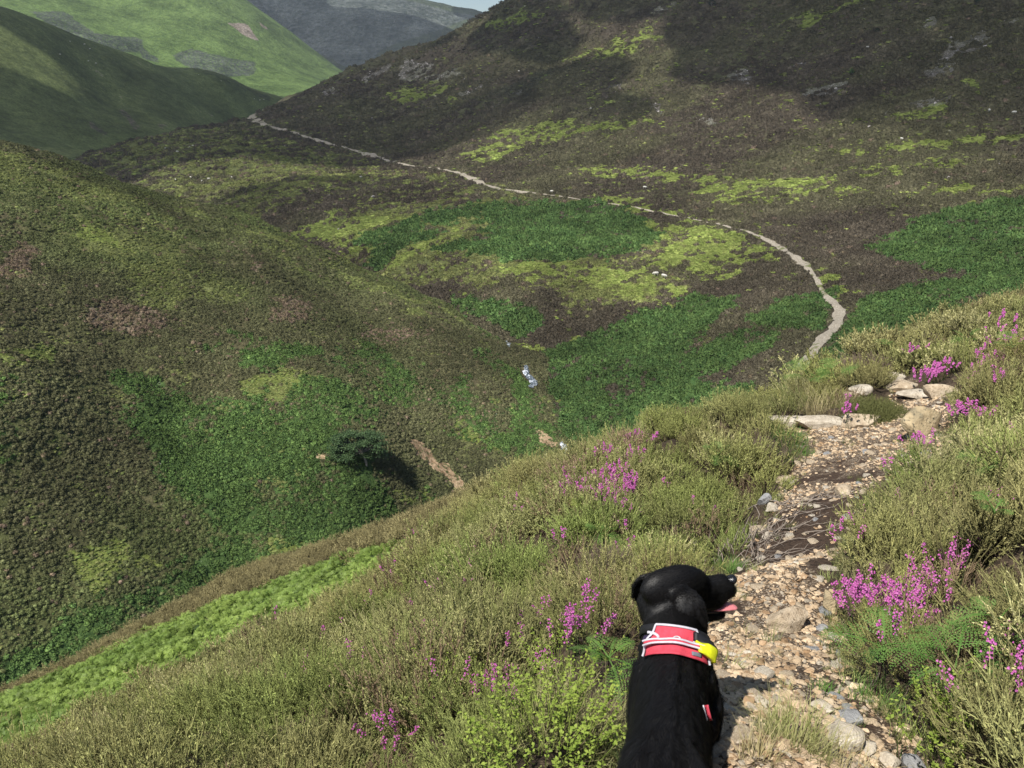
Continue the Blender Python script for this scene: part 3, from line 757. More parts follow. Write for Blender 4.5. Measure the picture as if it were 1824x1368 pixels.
# small dark bushes far up the moor
for i, (px, py, hh_, lab, a, b) in enumerate([(1267, 10, 3.6, "dark little tree high on the moor beside outcrop near the top of the hill", (.012,.03,.016), (.03,.06,.03)), (1517, 133, 2.4, "small bright green tree standing between pale outcrops on the moor", (.05,.12,.03), (.09,.18,.05)), (1561, 58, 2.0, "tiny dark bush above the small bright green tree on the moor", (.015,.035,.016), (.035,.06,.03)), (1738, 8, 2.4, "small dark bush near the top right skyline of the moor", (.015,.035,.016), (.035,.06,.03))]):
    X_, Y_, Z_, ok_ = surfC.hit([px], [py], 200, 900, 500)
    tree("moor_tree", (float(X_[0]), float(Y_[0]), float(Z_[0])), hh_ * .6, hh_, .1, hh_ * .3, 30 + i, lab, a, b, 16, .4)

# ------------------------------------------------------------------ sheep, far off
def sheep_mesh():
    bm = bmesh.new()
    def ell(c, r, u=12, v=8):
        m_ = bmesh.ops.create_uvsphere(bm, u_segments=u, v_segments=v, radius=1.0)
        for q in m_['verts']: q.co = Vector((q.co.x * r[0] + c[0], q.co.y * r[1] + c[1], q.co.z * r[2] + c[2]))
    ell((0, 0, .62), (.52, .26, .28)); ell((.42, 0, .62), (.24, .20, .24)); ell((-.35, 0, .64), (.24, .24, .25)); ell((.60, 0, .58), (.17, .11, .13)); ell((.74, 0, .44), (.13, .075, .09))
    for x_ in (.34, -.36):
        for y_ in (.13, -.13): ell((x_, y_, .36), (.06, .05, .16), 8, 6); ell((x_, y_, .16), (.035, .035, .19), 8, 6)
    me = bpy.data.meshes.new("sheep"); bm.to_mesh(me); bm.free(); ob = bpy.data.objects.new("sheep", me); COL.objects.link(ob)
    r = ob.modifiers.new("r", 'REMESH'); r.mode = 'VOXEL'; r.voxel_size = .045; r.use_smooth_shade = True
    me2 = bpy.data.meshes.new_from_object(ob.evaluated_get(bpy.context.evaluated_depsgraph_get())); bpy.data.objects.remove(ob); me2.name = "sheep"; return me2
SHM = sheep_mesh(); N = Nodes("fleece"); N.col(N.ramp(N.noise(9, 4.0, N.objpos()), [(.3, (.40, .38, .33)), (.7, (.66, .64, .58))])); N.bump(N.noise(25, 3.0, N.objpos()), .8, .04); SHM.materials.append(N.m)
rs = np.random.RandomState(88)
for surf, lab, grp, pts_, r0_, r1_ in ((surfC, "white sheep grazing on the bright grass beside the bracken patch beyond the stream", "pair of sheep on the bright grass", [(1168, 494), (1182, 498)], 120, 300),
      (surfC, "distant white sheep grazing on the valley floor below the far path", "sheep on the valley floor", [(295,267),(338,265),(344,262),(316,273),(313,323),(340,319),(413,319),(643,319),(360,326),(372,322)], 200, 1100),
      (surfC, "distant pale sheep dotted over the moor above the footpath", "sheep on the moor", [(983,345),(1148,338),(924,129),(1605,252),(1761,202),(1806,205),(1052,197),(1545,88)], 110, 800),
      (surfD, "tiny white sheep on the shaded hill", "sheep on the shaded hill", [(125,75),(151,80),(160,88),(107,98),(158,110),(171,114),(354,134),(394,145),(453,177),(463,179),(470,178)], 430, 1400)):
    for k, (px, py) in enumerate(pts_):
        X_, Y_, Z_, ok_ = surf.hit([px], [py], r0_, r1_, 500)
        if not ok_[0]: continue
        sh = bpy.data.objects.new("sheep", SHM); COL.objects.link(sh); rr_ = math.hypot(X_[0], Y_[0])
        sh.location = (X_[0], Y_[0], Z_[0] + .1 + .35 * (surf is surfC)); s_ = 1.0 + .25 * rs.rand(); sh.scale = (s_, s_, s_); sh.rotation_euler = (0, 0, rs.rand() * 6.28); tag(sh, lab, "sheep", grp)

# ------------------------------------------------------------------ the near slope
A_BRACKEN = [np.array([(-400,1330),(-200,1290),(0,1248),(120,1196),(300,1116),(480,1040),(640,990),(760,948),(850,900),(930,862),(900,905),(820,955),(740,1000),(670,1045),(590,1085),(510,1105),(410,1150),(290,1210),(190,1262),(95,1312),(0,1358),(-200,1440),(-400,1500)], float)]
def near_masks(x, y, z):
    px, py = to_px(x, y, z)
    r = np.hypot(x, y)
    a = 12 * fbm(x, y, 3, 3, 81); b = 6 * fbm(x, y, 3, 3, 82)
    br = np.zeros(len(x))
    sel = r > 12.5
    br[sel] = smooth(-12, 10, poly_sd(px[sel] + a[sel], py[sel] + b[sel], A_BRACKEN[0]))
    return br
V, Fc = polar_grid(surfA, -180, 180, 1000, 0.3, 62, 340)
sd = path_sd(V[:, 0], V[:, 1])
onp = smooth(-0.10, 0.06, sd + 0.07 * fbm(V[:, 0], V[:, 1], 0.35, 3, 33))
brk = near_masks(V[:, 0], V[:, 1], V[:, 2])
r_ = np.hypot(V[:, 0], V[:, 1])
soil = np.exp(-((r_ - 6.4) / 1.7) ** 2) * 1.0 + 0.35 * smooth(0.25, 0.0, sd) + 0.05 + 0.5 * fbm(V[:, 0], V[:, 1], 0.5, 3, 34)
N = Nodes("near_ground")
p = N.pos()
litter = N.ramp(N.math('ADD', N.math('MULTIPLY', N.noise(60, 5.0, p, 0.7), .6), N.math('MULTIPLY', N.noise(7, 3.0, p), .4)), [(0.38, (.018, .013, .009)), (0.52, (.055, .040, .026)), (0.66, (.15, .11, .075))])
v = N.n("ShaderNodeTexVoronoi"); v.inputs["Scale"].default_value = 75; v.inputs["Randomness"].default_value = 1.0
wv = N.n("ShaderNodeVectorMath"); wv.operation = 'MULTIPLY'; wv.inputs[1].default_value = (1, 1.5, 1); N.l(p, wv.inputs[0]); N.l(wv.outputs[0], v.inputs["Vector"])
sep = N.n("ShaderNodeSeparateColor"); N.l(v.outputs["Color"], sep.inputs[0])
peb = N.ramp(sep.outputs[0], [(0.0, (.12, .085, .055)), (0.35, (.28, .21, .14)), (0.7, (.44, .35, .25)), (1.0, (.54, .47, .38))])
grit = N.mix(N.sstep(v.outputs["Distance"], 0.30, 0.55), peb, (.07, .048, .032))
dirt = N.ramp(N.noise(25, 5.0, p, 0.7), [(0.35, (.028, .018, .013)), (0.65, (.095, .062, .042))])
soilf = N.math('ADD', N.attr("soil").outputs["Fac"], N.math('MULTIPLY', N.math('SUBTRACT', N.noise(9, 4.0, p), .5), 1.6))
pathc = N.mix(N.sstep(soilf, 0.35, 0.6), grit, dirt)
c = N.mix(N.sstep(N.math('ADD', N.attr("onpath").outputs["Fac"], N.math('MULTIPLY', N.math('SUBTRACT', N.noise(20, 4.0, p), .5), .8)), .4, .6), litter, pathc)
c = N.mix(N.attr("bracken").outputs["Fac"], c, (.04, .07, .02))
N.col(c)
hh = N.math('ADD', N.math('MULTIPLY', v.outputs["Distance"], -0.6), N.noise(45, 5.0, p, 0.7))
N.bump(hh, 0.8, 0.012)
o = mesh_obj("ground", V, Fc, N.m, smooth_sh=True, attrs={"onpath": onp, "soil": np.clip(soil, 0, 1), "bracken": brk}); o["kind"] = "structure"

# ------------------------------------------------------------------ plants
MAT_HEATHER = leafmat("heather_sprig", 0.7, 0.2, 0.12, 0.35, (.050, .036, .025), 45.0)
MAT_TWIG = Nodes("dead_twig"); MAT_TWIG.col(MAT_TWIG.ramp(MAT_TWIG.noise(40, 3.0), [(0.3, (.13, .105, .085)), (0.7, (.33, .28, .235))])); MAT_TWIG = MAT_TWIG.m

def sprigs(rs, base, tip, bend, rad, leaves, leaf_len, t0=0.25, tipv=(0.0, 1.0), sides=3, segs=3):
    """many thin tapered shoots at once, each fringed with tiny leaves. base, tip, bend: (n,3)"""
    n = len(base)
    ts = np.linspace(0, 1, segs + 1)
    mid = (base + tip) / 2 + bend
    C = [(1 - t) ** 2 * base + 2 * t * (1 - t) * mid + t * t * tip for t in ts]
    ax = tip - base; L = np.linalg.norm(ax, axis=1, keepdims=True); ax = ax / L
    u = np.cross(ax, rs.randn(n, 3)); u /= np.linalg.norm(u, axis=1, keepdims=True); w = np.cross(ax, u)
    V = []; T = []
    for i, t in enumerate(ts):
        rr = rad * (1 - 0.75 * t)
        for s in range(sides):
            a = 2 * math.pi * s / sides
            V.append(C[i] + (u * math.cos(a) + w * math.sin(a)) * rr); T.append(np.full(n, tipv[0] + (tipv[1] - tipv[0]) * t))
    V = np.stack(V, 1); T = np.stack(T, 1); m = V.shape[1]
    F = []
    for i in range(segs):
        for s in range(sides):
            s2 = (s + 1) % sides
            F.append((i * sides + s, i * sides + s2, (i + 1) * sides + s2, (i + 1) * sides + s))
    F = (np.arange(n)[:, None, None] * m + np.array(F)[None]).reshape(-1, 4)
    V = V.reshape(-1, 3); T = T.reshape(-1)
    VV = [V]; TT = [T]; FF = [F]; off = len(V)
    for k in range(leaves):
        t = t0 + (1 - t0) * (k + 0.5 * rs.rand(n)) / leaves
        t = t[:, None]
        c = (1 - t) ** 2 * base + 2 * t * (1 - t) * mid + t * t * tip
        a = rs.rand(n)[:, None] * 6.283
        o = u * np.cos(a) + w * np.sin(a)
        d = ax * 0.75 + o * 0.7; ll = leaf_len * (0.7 + 0.6 * rs.rand(n))[:, None]
        sdv = np.cross(ax, o) * ll * 0.22
        q = np.stack([c - sdv * .5, c + d * ll * .5 + sdv, c + d * ll, c + d * ll * .45 - sdv], 1).reshape(-1, 3)
        VV.append(q); TT.append(np.repeat(tipv[0] + (tipv[1] - tipv[0]) * t[:, 0], 4)); FF.append(off + np.arange(n * 4).reshape(-1, 4)); off += n * 4
    return np.concatenate(VV), np.concatenate(FF), np.concatenate(TT)

def join(parts):
    V = []; F = []; T = []; o = 0
    for v, f, t in parts:
        V.append(v); F.append(f + o); T.append(t); o += len(v)
    return np.concatenate(V), np.concatenate(F), np.concatenate(T)

def heather_geo(seed, n=70, rad=0.2, h=0.33, side=3, thick=0.0016, leaves=9, ll=0.010, spread=1.0):
    rs = np.random.RandomState(seed)
    a = rs.rand(n) * 6.283; q = np.sqrt(rs.rand(n))
    tilt = q * 0.95 * spread
    D = np.stack([np.cos(a) * np.sin(tilt), np.sin(a) * np.sin(tilt), np.cos(tilt)], -1)
    L = h * (0.75 + 0.4 * rs.rand(n)) * (1 - 0.12 * q)
    base = np.stack([np.cos(a) * q * rad * .45, np.sin(a) * q * rad * .45, np.full(n, -0.04)], -1)
    tip = base + D * L[:, None] + rs.randn(n, 3) * 0.02
    bend = np.stack([np.cos(a), np.sin(a), -0.4 * np.ones(n)], -1) * (0.02 + 0.03 * rs.rand(n))[:, None] * q[:, None] * 1.5
    P = [sprigs(rs, base, tip, bend, thick * 1.3, leaves, ll, 0.45)]
    for k in range(side):
        t = (0.45 + 0.45 * rs.rand(n))[:, None]
        b = (1 - t) ** 2 * base + 2 * t * (1 - t) * ((base + tip) / 2 + bend) + t * t * tip
        d = D * 0.8 + rs.randn(n, 3) * 0.38 + np.array([0, 0, .45]); d /= np.linalg.norm(d, axis=1, keepdims=True)
        l = (0.05 + 0.06 * rs.rand(n))[:, None]
        P.append(sprigs(rs, b, b + d * l, np.zeros((n, 3)), thick, max(3, leaves - 2), ll, 0.1, (0.55, 1.0), 3, 1))
    return join(P)
def heather_proto(seed, **kw):
    V, F, T = heather_geo(seed, **kw)
    return mesh_obj("heather", V, F, MAT_HEATHER, attrs={"tip": T}, link=False)

def ground_rot(x, y, rs, n, lean=0.12):
    e = 0.25
    gx = (surfA.base(x + e, y) - surfA.base(x - e, y)) / (2 * e); gy = (surfA.base(x, y + e) - surfA.base(x, y - e)) / (2 * e)
    # lean half way from upright to the slope's own normal
    k = 0.45
    return np.stack([np.arctan(gy) * k + rs.randn(n) * lean, -np.arctan(gx) * k + rs.randn(n) * lean, rs.rand(n) * 6.283], -1)

BARE_SPOTS = []     # (x, y, radius): places where another plant or stone stands
def spot(px, py):
    x, y, z, ok = surfA.hit([px], [py], 0.6, 60, 500)
    return float(x[0]), float(y[0]), float(z[0])
def near_heather(name, dens, rng, kw, nprot, seed, label, sz=(0.8, 1.25), only=None):
    rs = np.random.RandomState(seed)
    P = polar_points(rs, -46, 46, rng[0], rng[1], dens)
    x, y = P[:, 0], P[:, 1]; z = surfA.z(x, y)
    sd = path_sd(x, y)
    ok = (sd < -0.10) & seen(surfA, x, y, z, 0.6)
    br = near_masks(x, y, z); ok &= br + .2 * rs.randn(len(x)) < 0.5
    for bx, by, brd in BARE_SPOTS: ok &= np.hypot(x - bx, y - by) > brd
    x, y, z, sd = x[ok], y[ok], z[ok], sd[ok]; n = len(x)
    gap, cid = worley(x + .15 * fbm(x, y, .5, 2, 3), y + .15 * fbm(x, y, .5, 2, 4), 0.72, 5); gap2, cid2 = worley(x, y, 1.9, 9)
    big = np.clip(smooth(-.5, .5, fbm(x, y, 2.6, 3, 61)) * .5 + cid2 * .5, 0, 1)[:, None]; mid = np.clip(.25 * smooth(-.6, .6, fbm(x, y, 0.8, 2, 62)) + 1.1 * (cid - .35), 0, 1)[:, None]
    rr = rs.rand(n, 1)
    green = np.array([.195, .245, .070]); olive = np.array([.235, .222, .080]); brown = np.array([.22, .160, .098]); pale = np.array([.37, .35, .165])
    t = green * (1 - big) + olive * big
    t = t * (1 - 0.55 * mid) + (brown * .6 + pale * .4) * 0.55 * mid
    t = np.where(rr > 0.93, brown * 0.9, t); t = np.where(rr < 0.07, pale, t)
    r = np.hypot(x, y)
    far = smooth(13, 24, r)[:, None]
    t = t * (1 - far) + np.array([.23, .20, .095]) * far
    t *= (0.70 + 0.62 * rs.rand(n, 1)) * (0.80 + .44 * smooth(.0, .3, gap))[:, None]  # shade in the gaps between bushes is put into the tint
    s = (sz[0] + (sz[1] - sz[0]) * rs.rand(n)) * (0.62 + 0.50 * smooth(0.02, 0.38, gap) + .28 * (cid - .5) + .12 * fbm(x, y, 0.75, 2, 63))
    s *= 0.70 + 0.30 * smooth(0.10, 0.45, -sd)          # cropped low beside the path
    s *= 0.66 + 0.34 * smooth(1.2, 3.0, np.hypot(x, y))
    S = np.stack([s, s, s * (0.85 + .3 * rs.rand(n))], -1)
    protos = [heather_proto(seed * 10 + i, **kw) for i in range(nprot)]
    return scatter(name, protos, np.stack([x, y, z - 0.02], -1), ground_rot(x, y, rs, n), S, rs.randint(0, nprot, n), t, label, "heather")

# bracken fronds
MAT_FERN = leafmat("bracken_frond", 0.55, 0.3, 0.35, 0.2, None, 20.0)
MAT_FERN_OWN = Nodes("bracken_green"); 
MAT_FERN_OWN.col(MAT_FERN_OWN.ramp(MAT_FERN_OWN.noise(14, 2.0), [(0.3, (.080, .175, .036)), (0.7, (.19, .32, .080))])); MAT_FERN_OWN.b.inputs["Roughness"].default_value = .5
def add_trans(N, fac, col):
    tr = N.n("ShaderNodeBsdfTranslucent"); tr.inputs[0].default_value = (*col, 1)
    ms = N.n("ShaderNodeMixShader"); ms.inputs[0].default_value = fac
    N.l(N.b.outputs[0], ms.inputs[1]); N.l(tr.outputs[0], ms.inputs[2]); N.l(ms.outputs[0], N.t.nodes["Material Output"].inputs[0]); return N.m
MAT_FERN_OWN = add_trans(MAT_FERN_OWN, 0.3, (.16, .34, .06))
N = Nodes("bracken_yellow"); N.col(N.ramp(N.noise(14, 2.0), [(0.3, (.16, .24, .04)), (0.7, (.33, .38, .09))])); MAT_FERN_YEL = add_trans(N, 0.3, (.36, .42, .08))

def frond(rs, root, direction, length, droop, pairs=13, fine=True, twist=0.0):
    """one bracken frond: a stalk with tapering pinnae, each cut into pinnules. returns verts, quads"""
    d = np.array(direction, float); d /= np.linalg.norm(d)
    side = np.cross(d, [0, 0, 1.0]); side /= np.linalg.norm(side) + 1e-9
    side = side * math.cos(twist) + np.cross(d, side) * math.sin(twist)
    V = []; F = []
    def P(t): 
        return np.array(root) + d * length * t + np.array([0, 0, -1.0]) * droop * length * t * t
    def quad(a, b, c, e):
        i = len(V); V.extend([a, b, c, e]); F.append((i, i + 1, i + 2, i + 3))
    K = 8
    for k in range(K):
        a, b = P(k / K), P((k + 1) / K); w0 = .0028 * (1 - .7 * k / K); w1 = .0028 * (1 - .7 * (k + 1) / K)
        quad(a - side * w0, a + side * w0, b + side * w1, b - side * w1)
        nn = np.cross(d, side); quad(a - nn * w0, a + nn * w0, b + nn * w1, b - nn * w1)
    for k in range(pairs):
        t = 0.30 + 0.68 * k / pairs
        c = P(t); tan = P(t + 0.02) - P(t); tan /= np.linalg.norm(tan)
        up = np.cross(side, tan)
        L = length * (0.27 + .05 * rs.rand()) * math.sin(math.pi * min(1, (1 - (t - 0.3) / 0.72)) * 0.5) * (0.9 + .2 * rs.rand())
        for s in (-1, 1):
            a = side * s * 0.88 + tan * (0.30 + .25 * rs.rand()) + up * (0.15 - 0.3 * rs.rand()); a /= np.linalg.norm(a)
            across = np.cross(a, up); across /= np.linalg.norm(across)
            if not fine:
                e = c + a * L - up * 0.12 * L; w = across * L * 0.085
                quad(c, c + a * L * .35 + w, e, c + a * L * .35 - w)
                continue
            m = max(4, int(L / 0.011))
            for j in range(m):
                u = (j + 0.4) / m; q = c + a * L * u - up * 0.16 * L * u * u
                pl = min(L * 0.2, length * .70 / pairs * .36) * (1 - u) ** 0.7 + 0.002; pw = L / m * 0.30
                for s2 in (-1, 1):
                    dd = across * s2 * 0.93 + a * 0.35; tilt = up * (-.10 + .1 * rs.rand())
                    e = q + (dd + tilt) * pl
                    quad(q - a * pw, q + dd * pl * .55 - a * pw * .9, e, q + dd * pl * .5 + a * pw)
    return np.array(V), np.array(F)

def fern_geo(seed, nf=5, length=0.4, el=(0.5, 1.1), fine=True, pairs=13, stalk=0.0, face=None):
    rs = np.random.RandomState(seed); Vs = []; Fs = []; o = 0
    for k in range(nf):
        a = 2 * math.pi * (k + .5 * rs.rand()) / nf if face is None else face + rs.randn() * .8
        e = el[0] + (el[1] - el[0]) * rs.rand()
        d = (math.cos(a) * math.cos(e), math.sin(a) * math.cos(e), math.sin(e))
        v, f = frond(rs, (0, 0, stalk * (.7 + .5 * rs.rand())), d, length * (0.75 + .5 * rs.rand()), 0.35 + .3 * rs.rand(), pairs, fine, rs.randn() * .5)
        Vs.append(v); Fs.append(f + o); o += len(v)
        if stalk:
            b = np.array([[-.002, 0, -.02], [.002, 0, -.02], [.002, 0, v[0][2]], [-.002, 0, v[0][2]]]); Vs.append(b); Fs.append(np.array([[0, 1, 2, 3]]) + o); o += 4
            b = b[:, [1, 0, 2]]; Vs.append(b); Fs.append(np.array([[0, 1, 2, 3]]) + o); o += 4
    return np.concatenate(Vs), np.concatenate(Fs)

# grass
MAT_GRASS = leafmat("grass_blade", 0.55, 0.25, 0.3, 0.2, None, 10.0)
def grass_geo(seed, n=90, rad=0.07, h=0.16, w=0.0018, lean=0.7):
    rs = np.random.RandomState(seed); a = rs.rand(n) * 6.283; q = np.sqrt(rs.rand(n))
    base = np.stack([np.cos(a) * q * rad, np.sin(a) * q * rad, np.full(n, -.01)], -1)
    a2 = a + rs.randn(n) * .9; L = h * (.5 + .8 * rs.rand(n)); le = lean * (.2 + rs.rand(n))
    out = np.stack([np.cos(a2), np.sin(a2), np.zeros(n)], -1)
    sdv = np.stack([-np.sin(a2), np.cos(a2), np.zeros(n)], -1) * w
    V = []; 
    for t in (0, .35, .7, 1.0):
        c = base + out * (L * le * t * t)[:, None] + np.array([0, 0, 1.0]) * (L * (t - .35 * le * t * t))[:, None]
        ww = sdv * (1 - t * .95); V += [c - ww, c + ww]
    V = np.stack(V, 1).reshape(-1, 3)
    F = np.array([(0, 1, 3, 2), (2, 3, 5, 4), (4, 5, 7, 6)]); F = (np.arange(n)[:, None, None] * 8 + F[None]).reshape(-1, 4)
    return V, F
# bilberry: twigs with small oval leaves
def bilberry_geo(seed, n=40, rad=.12, h=.22, leaf=0.013, per=12):
    rs = np.random.RandomState(seed); a = rs.rand(n) * 6.283; q = np.sqrt(rs.rand(n))
    base = np.stack([np.cos(a) * q * rad * .6, np.sin(a) * q * rad * .6, np.zeros(n)], -1)
    D = np.stack([np.cos(a) * q * .7, np.sin(a) * q * .7, np.ones(n)], -1) + rs.randn(n, 3) * .2; D /= np.linalg.norm(D, axis=1, keepdims=True)
    tip = base + D * (h * (.6 + .6 * rs.rand(n)))[:, None]
    V, F, T = sprigs(rs, base, tip, rs.randn(n, 3) * .015, .0012, 0, .01)
    Vs = [V]; Fs = [F]; off = len(V)
    for k in range(per):
        t = (.35 + .65 * rs.rand(n))[:, None]; c = base * (1 - t) + tip * t
        d = rs.randn(n, 3); d[:, 2] = np.abs(d[:, 2]) * .5; d /= np.linalg.norm(d, axis=1, keepdims=True)
        s = np.cross(d, [0, 0, 1.0]) + rs.randn(n, 3) * .2; s /= np.linalg.norm(s, axis=1, keepdims=True)
        l = leaf * (.7 + .6 * rs.rand(n))[:, None]
        Vs.append(np.stack([c, c + d * l * .5 + s * l * .33, c + d * l, c + d * l * .5 - s * l * .33], 1).reshape(-1, 3)); Fs.append(off + np.arange(n * 4).reshape(-1, 4)); off += 4 * n
    return np.concatenate(Vs), np.concatenate(Fs)

# bell heather: stems carrying whorls of small magenta bells
N = Nodes("bell_flower"); N.col(N.ramp(N.noise(90, 2.0), [(0.3, (.50, .09, .36)), (0.7, (.74, .26, .60))])); MAT_BELL = add_trans(N, 0.25, (.7, .2, .6))
N = Nodes("bell_heather_leaf"); N.col(N.ramp(N.noise(60, 2.0), [(0.3, (.035, .055, .022)), (0.7, (.10, .13, .045))])); MAT_BLEAF = N.m
def bell_geo(rs, bases, dist, h=0.34, bells=16):
    """bases (n,3) -> leafy stems and bells"""
    n = len(bases)
    D = rs.randn(n, 3) * .22 + np.array([0, 0, 1.0]); D /= np.linalg.norm(D, axis=1, keepdims=True)
    tip = bases + D * (h * (.85 + .3 * rs.rand(n)))[:, None]
    S = sprigs(rs, bases, tip, rs.randn(n, 3) * .02, .0016, 10, .009, .3)
    oc = np.array([(0, 0, -1.25), (1, 0, -.35), (0, 1, -.35), (-1, 0, -.35), (0, -1, -.35), (.55, 0, .8), (0, .55, .8), (-.55, 0, .8), (0, -.55, .8)])
    of = np.array([(0, 1, 2, 2), (0, 2, 3, 3), (0, 3, 4, 4), (0, 4, 1, 1), (1, 5, 6, 2), (2, 6, 7, 3), (3, 7, 8, 4), (4, 8, 5, 1)])
    Vs = []; tris = []; off = 0
    quads = []
    for k in range(bells):
        t = (1 - .24 * rs.rand(n) ** 1.3)[:, None]; c = bases * (1 - t) + tip * t + rs.randn(n, 3) * .008
        s = ((.0030 + .00055 * dist) * (.7 + .6 * rs.rand(n)))[:, None, None]
        v = (oc[None] * s) + c[:, None, :]
        Vs.append(v.reshape(-1, 3))
        idx = off + np.arange(n)[:, None, None] * 9
        tris.append((idx + of[None, :4, :3]).reshape(-1, 3)); quads.append((idx + of[None, 4:]).reshape(-1, 4)); off += 9 * n
    V = np.concatenate(Vs); F = [tuple(a) for a in np.concatenate(tris)] + [tuple(a) for a in np.concatenate(quads)]
    return S, (V, F)

# ------------------------------------------------------------------ stones, one by one
ST_TAN = stone_mat("tan_stone", (.27,.20,.13), (.47,.38,.27), (.64,.55,.42), 7.0)
ST_PALE = stone_mat("pale_stone", (.30,.25,.19), (.50,.44,.35), (.66,.60,.50), 7.0)
ST_GREY = stone_mat("grey_stone", (.16,.16,.16), (.30,.30,.30), (.46,.46,.45), 7.0)
ST_LICHEN = stone_mat("lichen_stone", (.15,.14,.10), (.42,.33,.20), (.55,.46,.30), 4.0)
def lumpy(seed, sx, sy, sz, cuts=11, rough=0.5, sub=4):
    """a weathered stone: faceted, then eroded by noise; half sizes sx, sy, sz"""
    rs = np.random.RandomState(seed)
    bm = bmesh.new(); bmesh.ops.create_icosphere(bm, subdivisions=sub, radius=1.0)
    V = np.array([v.co[:] for v in bm.verts])
    V = np.sign(V) * np.abs(V) ** 0.8
    for _ in range(cuts):
        n = rs.randn(3); n[2] *= .7; n /= np.linalg.norm(n); d = 0.50 + 0.38 * rs.rand()
        k = V @ n; V = V - np.outer(np.where(k > d, (k - d) * 0.9, 0), n)
    nr = fbm(V[:, 0] * 2 + seed, V[:, 1] * 2 + V[:, 2] * 3.1, 1.0, 4, seed % 50)
    nb = fbm(V[:, 0] * 2 - V[:, 2] * 2.3, V[:, 1] * 2 + seed, .35, 3, seed % 40)
    V = V * (1 + (0.06 * nr + 0.025 * nb)[:, None] * rough)
    V = V * np.array([sx, sy, sz])
    Fx = [tuple(q.index for q in f.verts) for f in bm.faces]; bm.free()
    return V, Fx
def stone(name, px, py, wpx, label, mat, hr=0.45, dr=0.8, seed=1, rot=0.0, sink=0.35, group=None, cat="stone", tilt=(0, 0)):
    """a stone whose foot shows at the pixel, wpx wide there"""
    x, y, z = spot(px, py)
    d = y * CP - (z - EYE) * SP; W = wpx * d / F_PX
    sx, sy, sz = W / 2, W / 2 * dr, W / 2 * hr
    V, Fx = lumpy(seed, sx, sy, sz)
    o = mesh_obj(name, V, Fx, mat, smooth_sh=False)
    me = o.data; me.polygons.foreach_set("use_smooth", np.ones(len(me.polygons), bool))
    try: me.set_sharp_from_angle(angle=math.radians(28))
    except Exception: pass
    o.location = (x, y, z + sz * (1 - 2 * sink)); o.rotation_euler = (tilt[0], tilt[1], rot)
    tag(o, label, cat, group)
    BARE_SPOTS.append((x - x / math.hypot(x, y) * W * .3, y - y / math.hypot(x, y) * W * .3, min(.42, W * (1.05 if py < 900 else .6))))
    return o
stone("boulder", 1395, 1118, 100, "rounded tan boulder bedded in the path just right of the dog's muzzle", ST_TAN, .55, .62, 41, .15, .3)
stone("boulder", 1478, 1080, 56, "brown stone half under the heather on the path's right edge, above the tan boulder", ST_LICHEN, .8, .8, 42, .9, .3)
stone("boulder", 1640, 772, 96, "big tilted boulder with orange lichen beside the right edge of the upper path", ST_LICHEN, .72, .6, 43, .5, .12, tilt=(-.35, .25))
for k_ in (.93, .88, .83): BARE_SPOTS.append((BARE_SPOTS[-1][0] * .95, BARE_SPOTS[-1][1] * .95, .55))
stone("slab", 1385, 752, 112, "long pale bedrock slab at the left end of the rock step", ST_PALE, .26, .55, 44, -.1, .35)
stone("slab", 1462, 760, 100, "flat pale slab in the middle of the rock step across the path", ST_PALE, .28, .5, 45, .05, .35)
stone("slab", 1532, 757, 92, "tan slab at the right end of the rock step, nearest the path gravel", ST_TAN, .36, .5, 46, .1, .35)
stone("slab", 1592, 676, 70, "pale slab topmost on the path where it goes over the brow", ST_PALE, .28, .6, 47, .0, .3)
stone("slab", 1612, 692, 80, "broad flat slab just below the topmost pale slab on the brow", ST_TAN, .25, .6, 48, .3, .3)
stone("slab", 1530, 700, 46, "small pale slab left of the round heather bush", ST_PALE, .5, .7, 49, .2, .3)
stone("slab", 1512, 714, 42, "cream stone in grass below the small pale slab left of the round bush", ST_TAN, .55, .7, 50, .6, .3)
stone("slab", 1632, 706, 70, "domed pale slab right of the round heather bush", ST_PALE, .32, .6, 51, -.2, .3)
stone("slab", 1672, 706, 62, "upright pale slab leaning on the right bank at the brow", ST_TAN, .5, .5, 52, -.4, .25)
stone("stone", 1502, 880, 44, "lone pale oval stone on the dark soil of the path", ST_TAN, .5, .8, 53, .1, .3)
stone("stone", 1462, 1122, 26, "small grey stone right of the rounded tan boulder", ST_GREY, .6, .8, 54, .4, .3)
stone("stone", 1459, 1146, 22, "bluish grey chip of stone below and right of the rounded tan boulder", ST_GREY, .4, .7, 55, .9, .3)
stone("stone", 1494, 1318, 88, "broad cream stone at the right of the grass tuft by the bottom of the path", ST_PALE, .5, .7, 56, .1, .3)
stone("stone", 1474, 1345, 56, "tan stone below the broad cream stone at the foot of the path", ST_TAN, .5, .7, 57, .5, .3)
stone("stone", 1462, 1262, 44, "pale flat stone above the broad cream stone", ST_PALE, .35, .8, 58, .2, .3)
stone("slab", 1512, 1282, 62, "grey slab sunk between heather and the broad cream stone", ST_GREY, .3, .8, 59, .6, .35)
stone("stone", 1545, 1338, 44, "pale angular stone right of the broad cream stone", ST_PALE, .5, .8, 60, 1.1, .3)
stone("stone", 1586, 1362, 52, "cream stone at the bottom edge of the path, cut by the frame", ST_PALE, .6, .8, 61, .2, .3)
stone("stone", 1628, 1372, 60, "large grey stone in the bottom corner of the path by the ferns", ST_GREY, .7, .8, 62, .9, .3)
stone("stone", 1505, 1372, 50, "rough tan stone at the very bottom of the path left of the cream stone", ST_TAN, .5, .8, 63, .3, .3)
stone("stone", 1350, 950, 40, "tan stone under twigs at the left edge of the path", ST_TAN, .4, .8, 64, .3, .3)
stone("stone", 1360, 897, 28, "upright bluish stone at the left edge of the path", ST_GREY, .9, .7, 65, .3, .2)
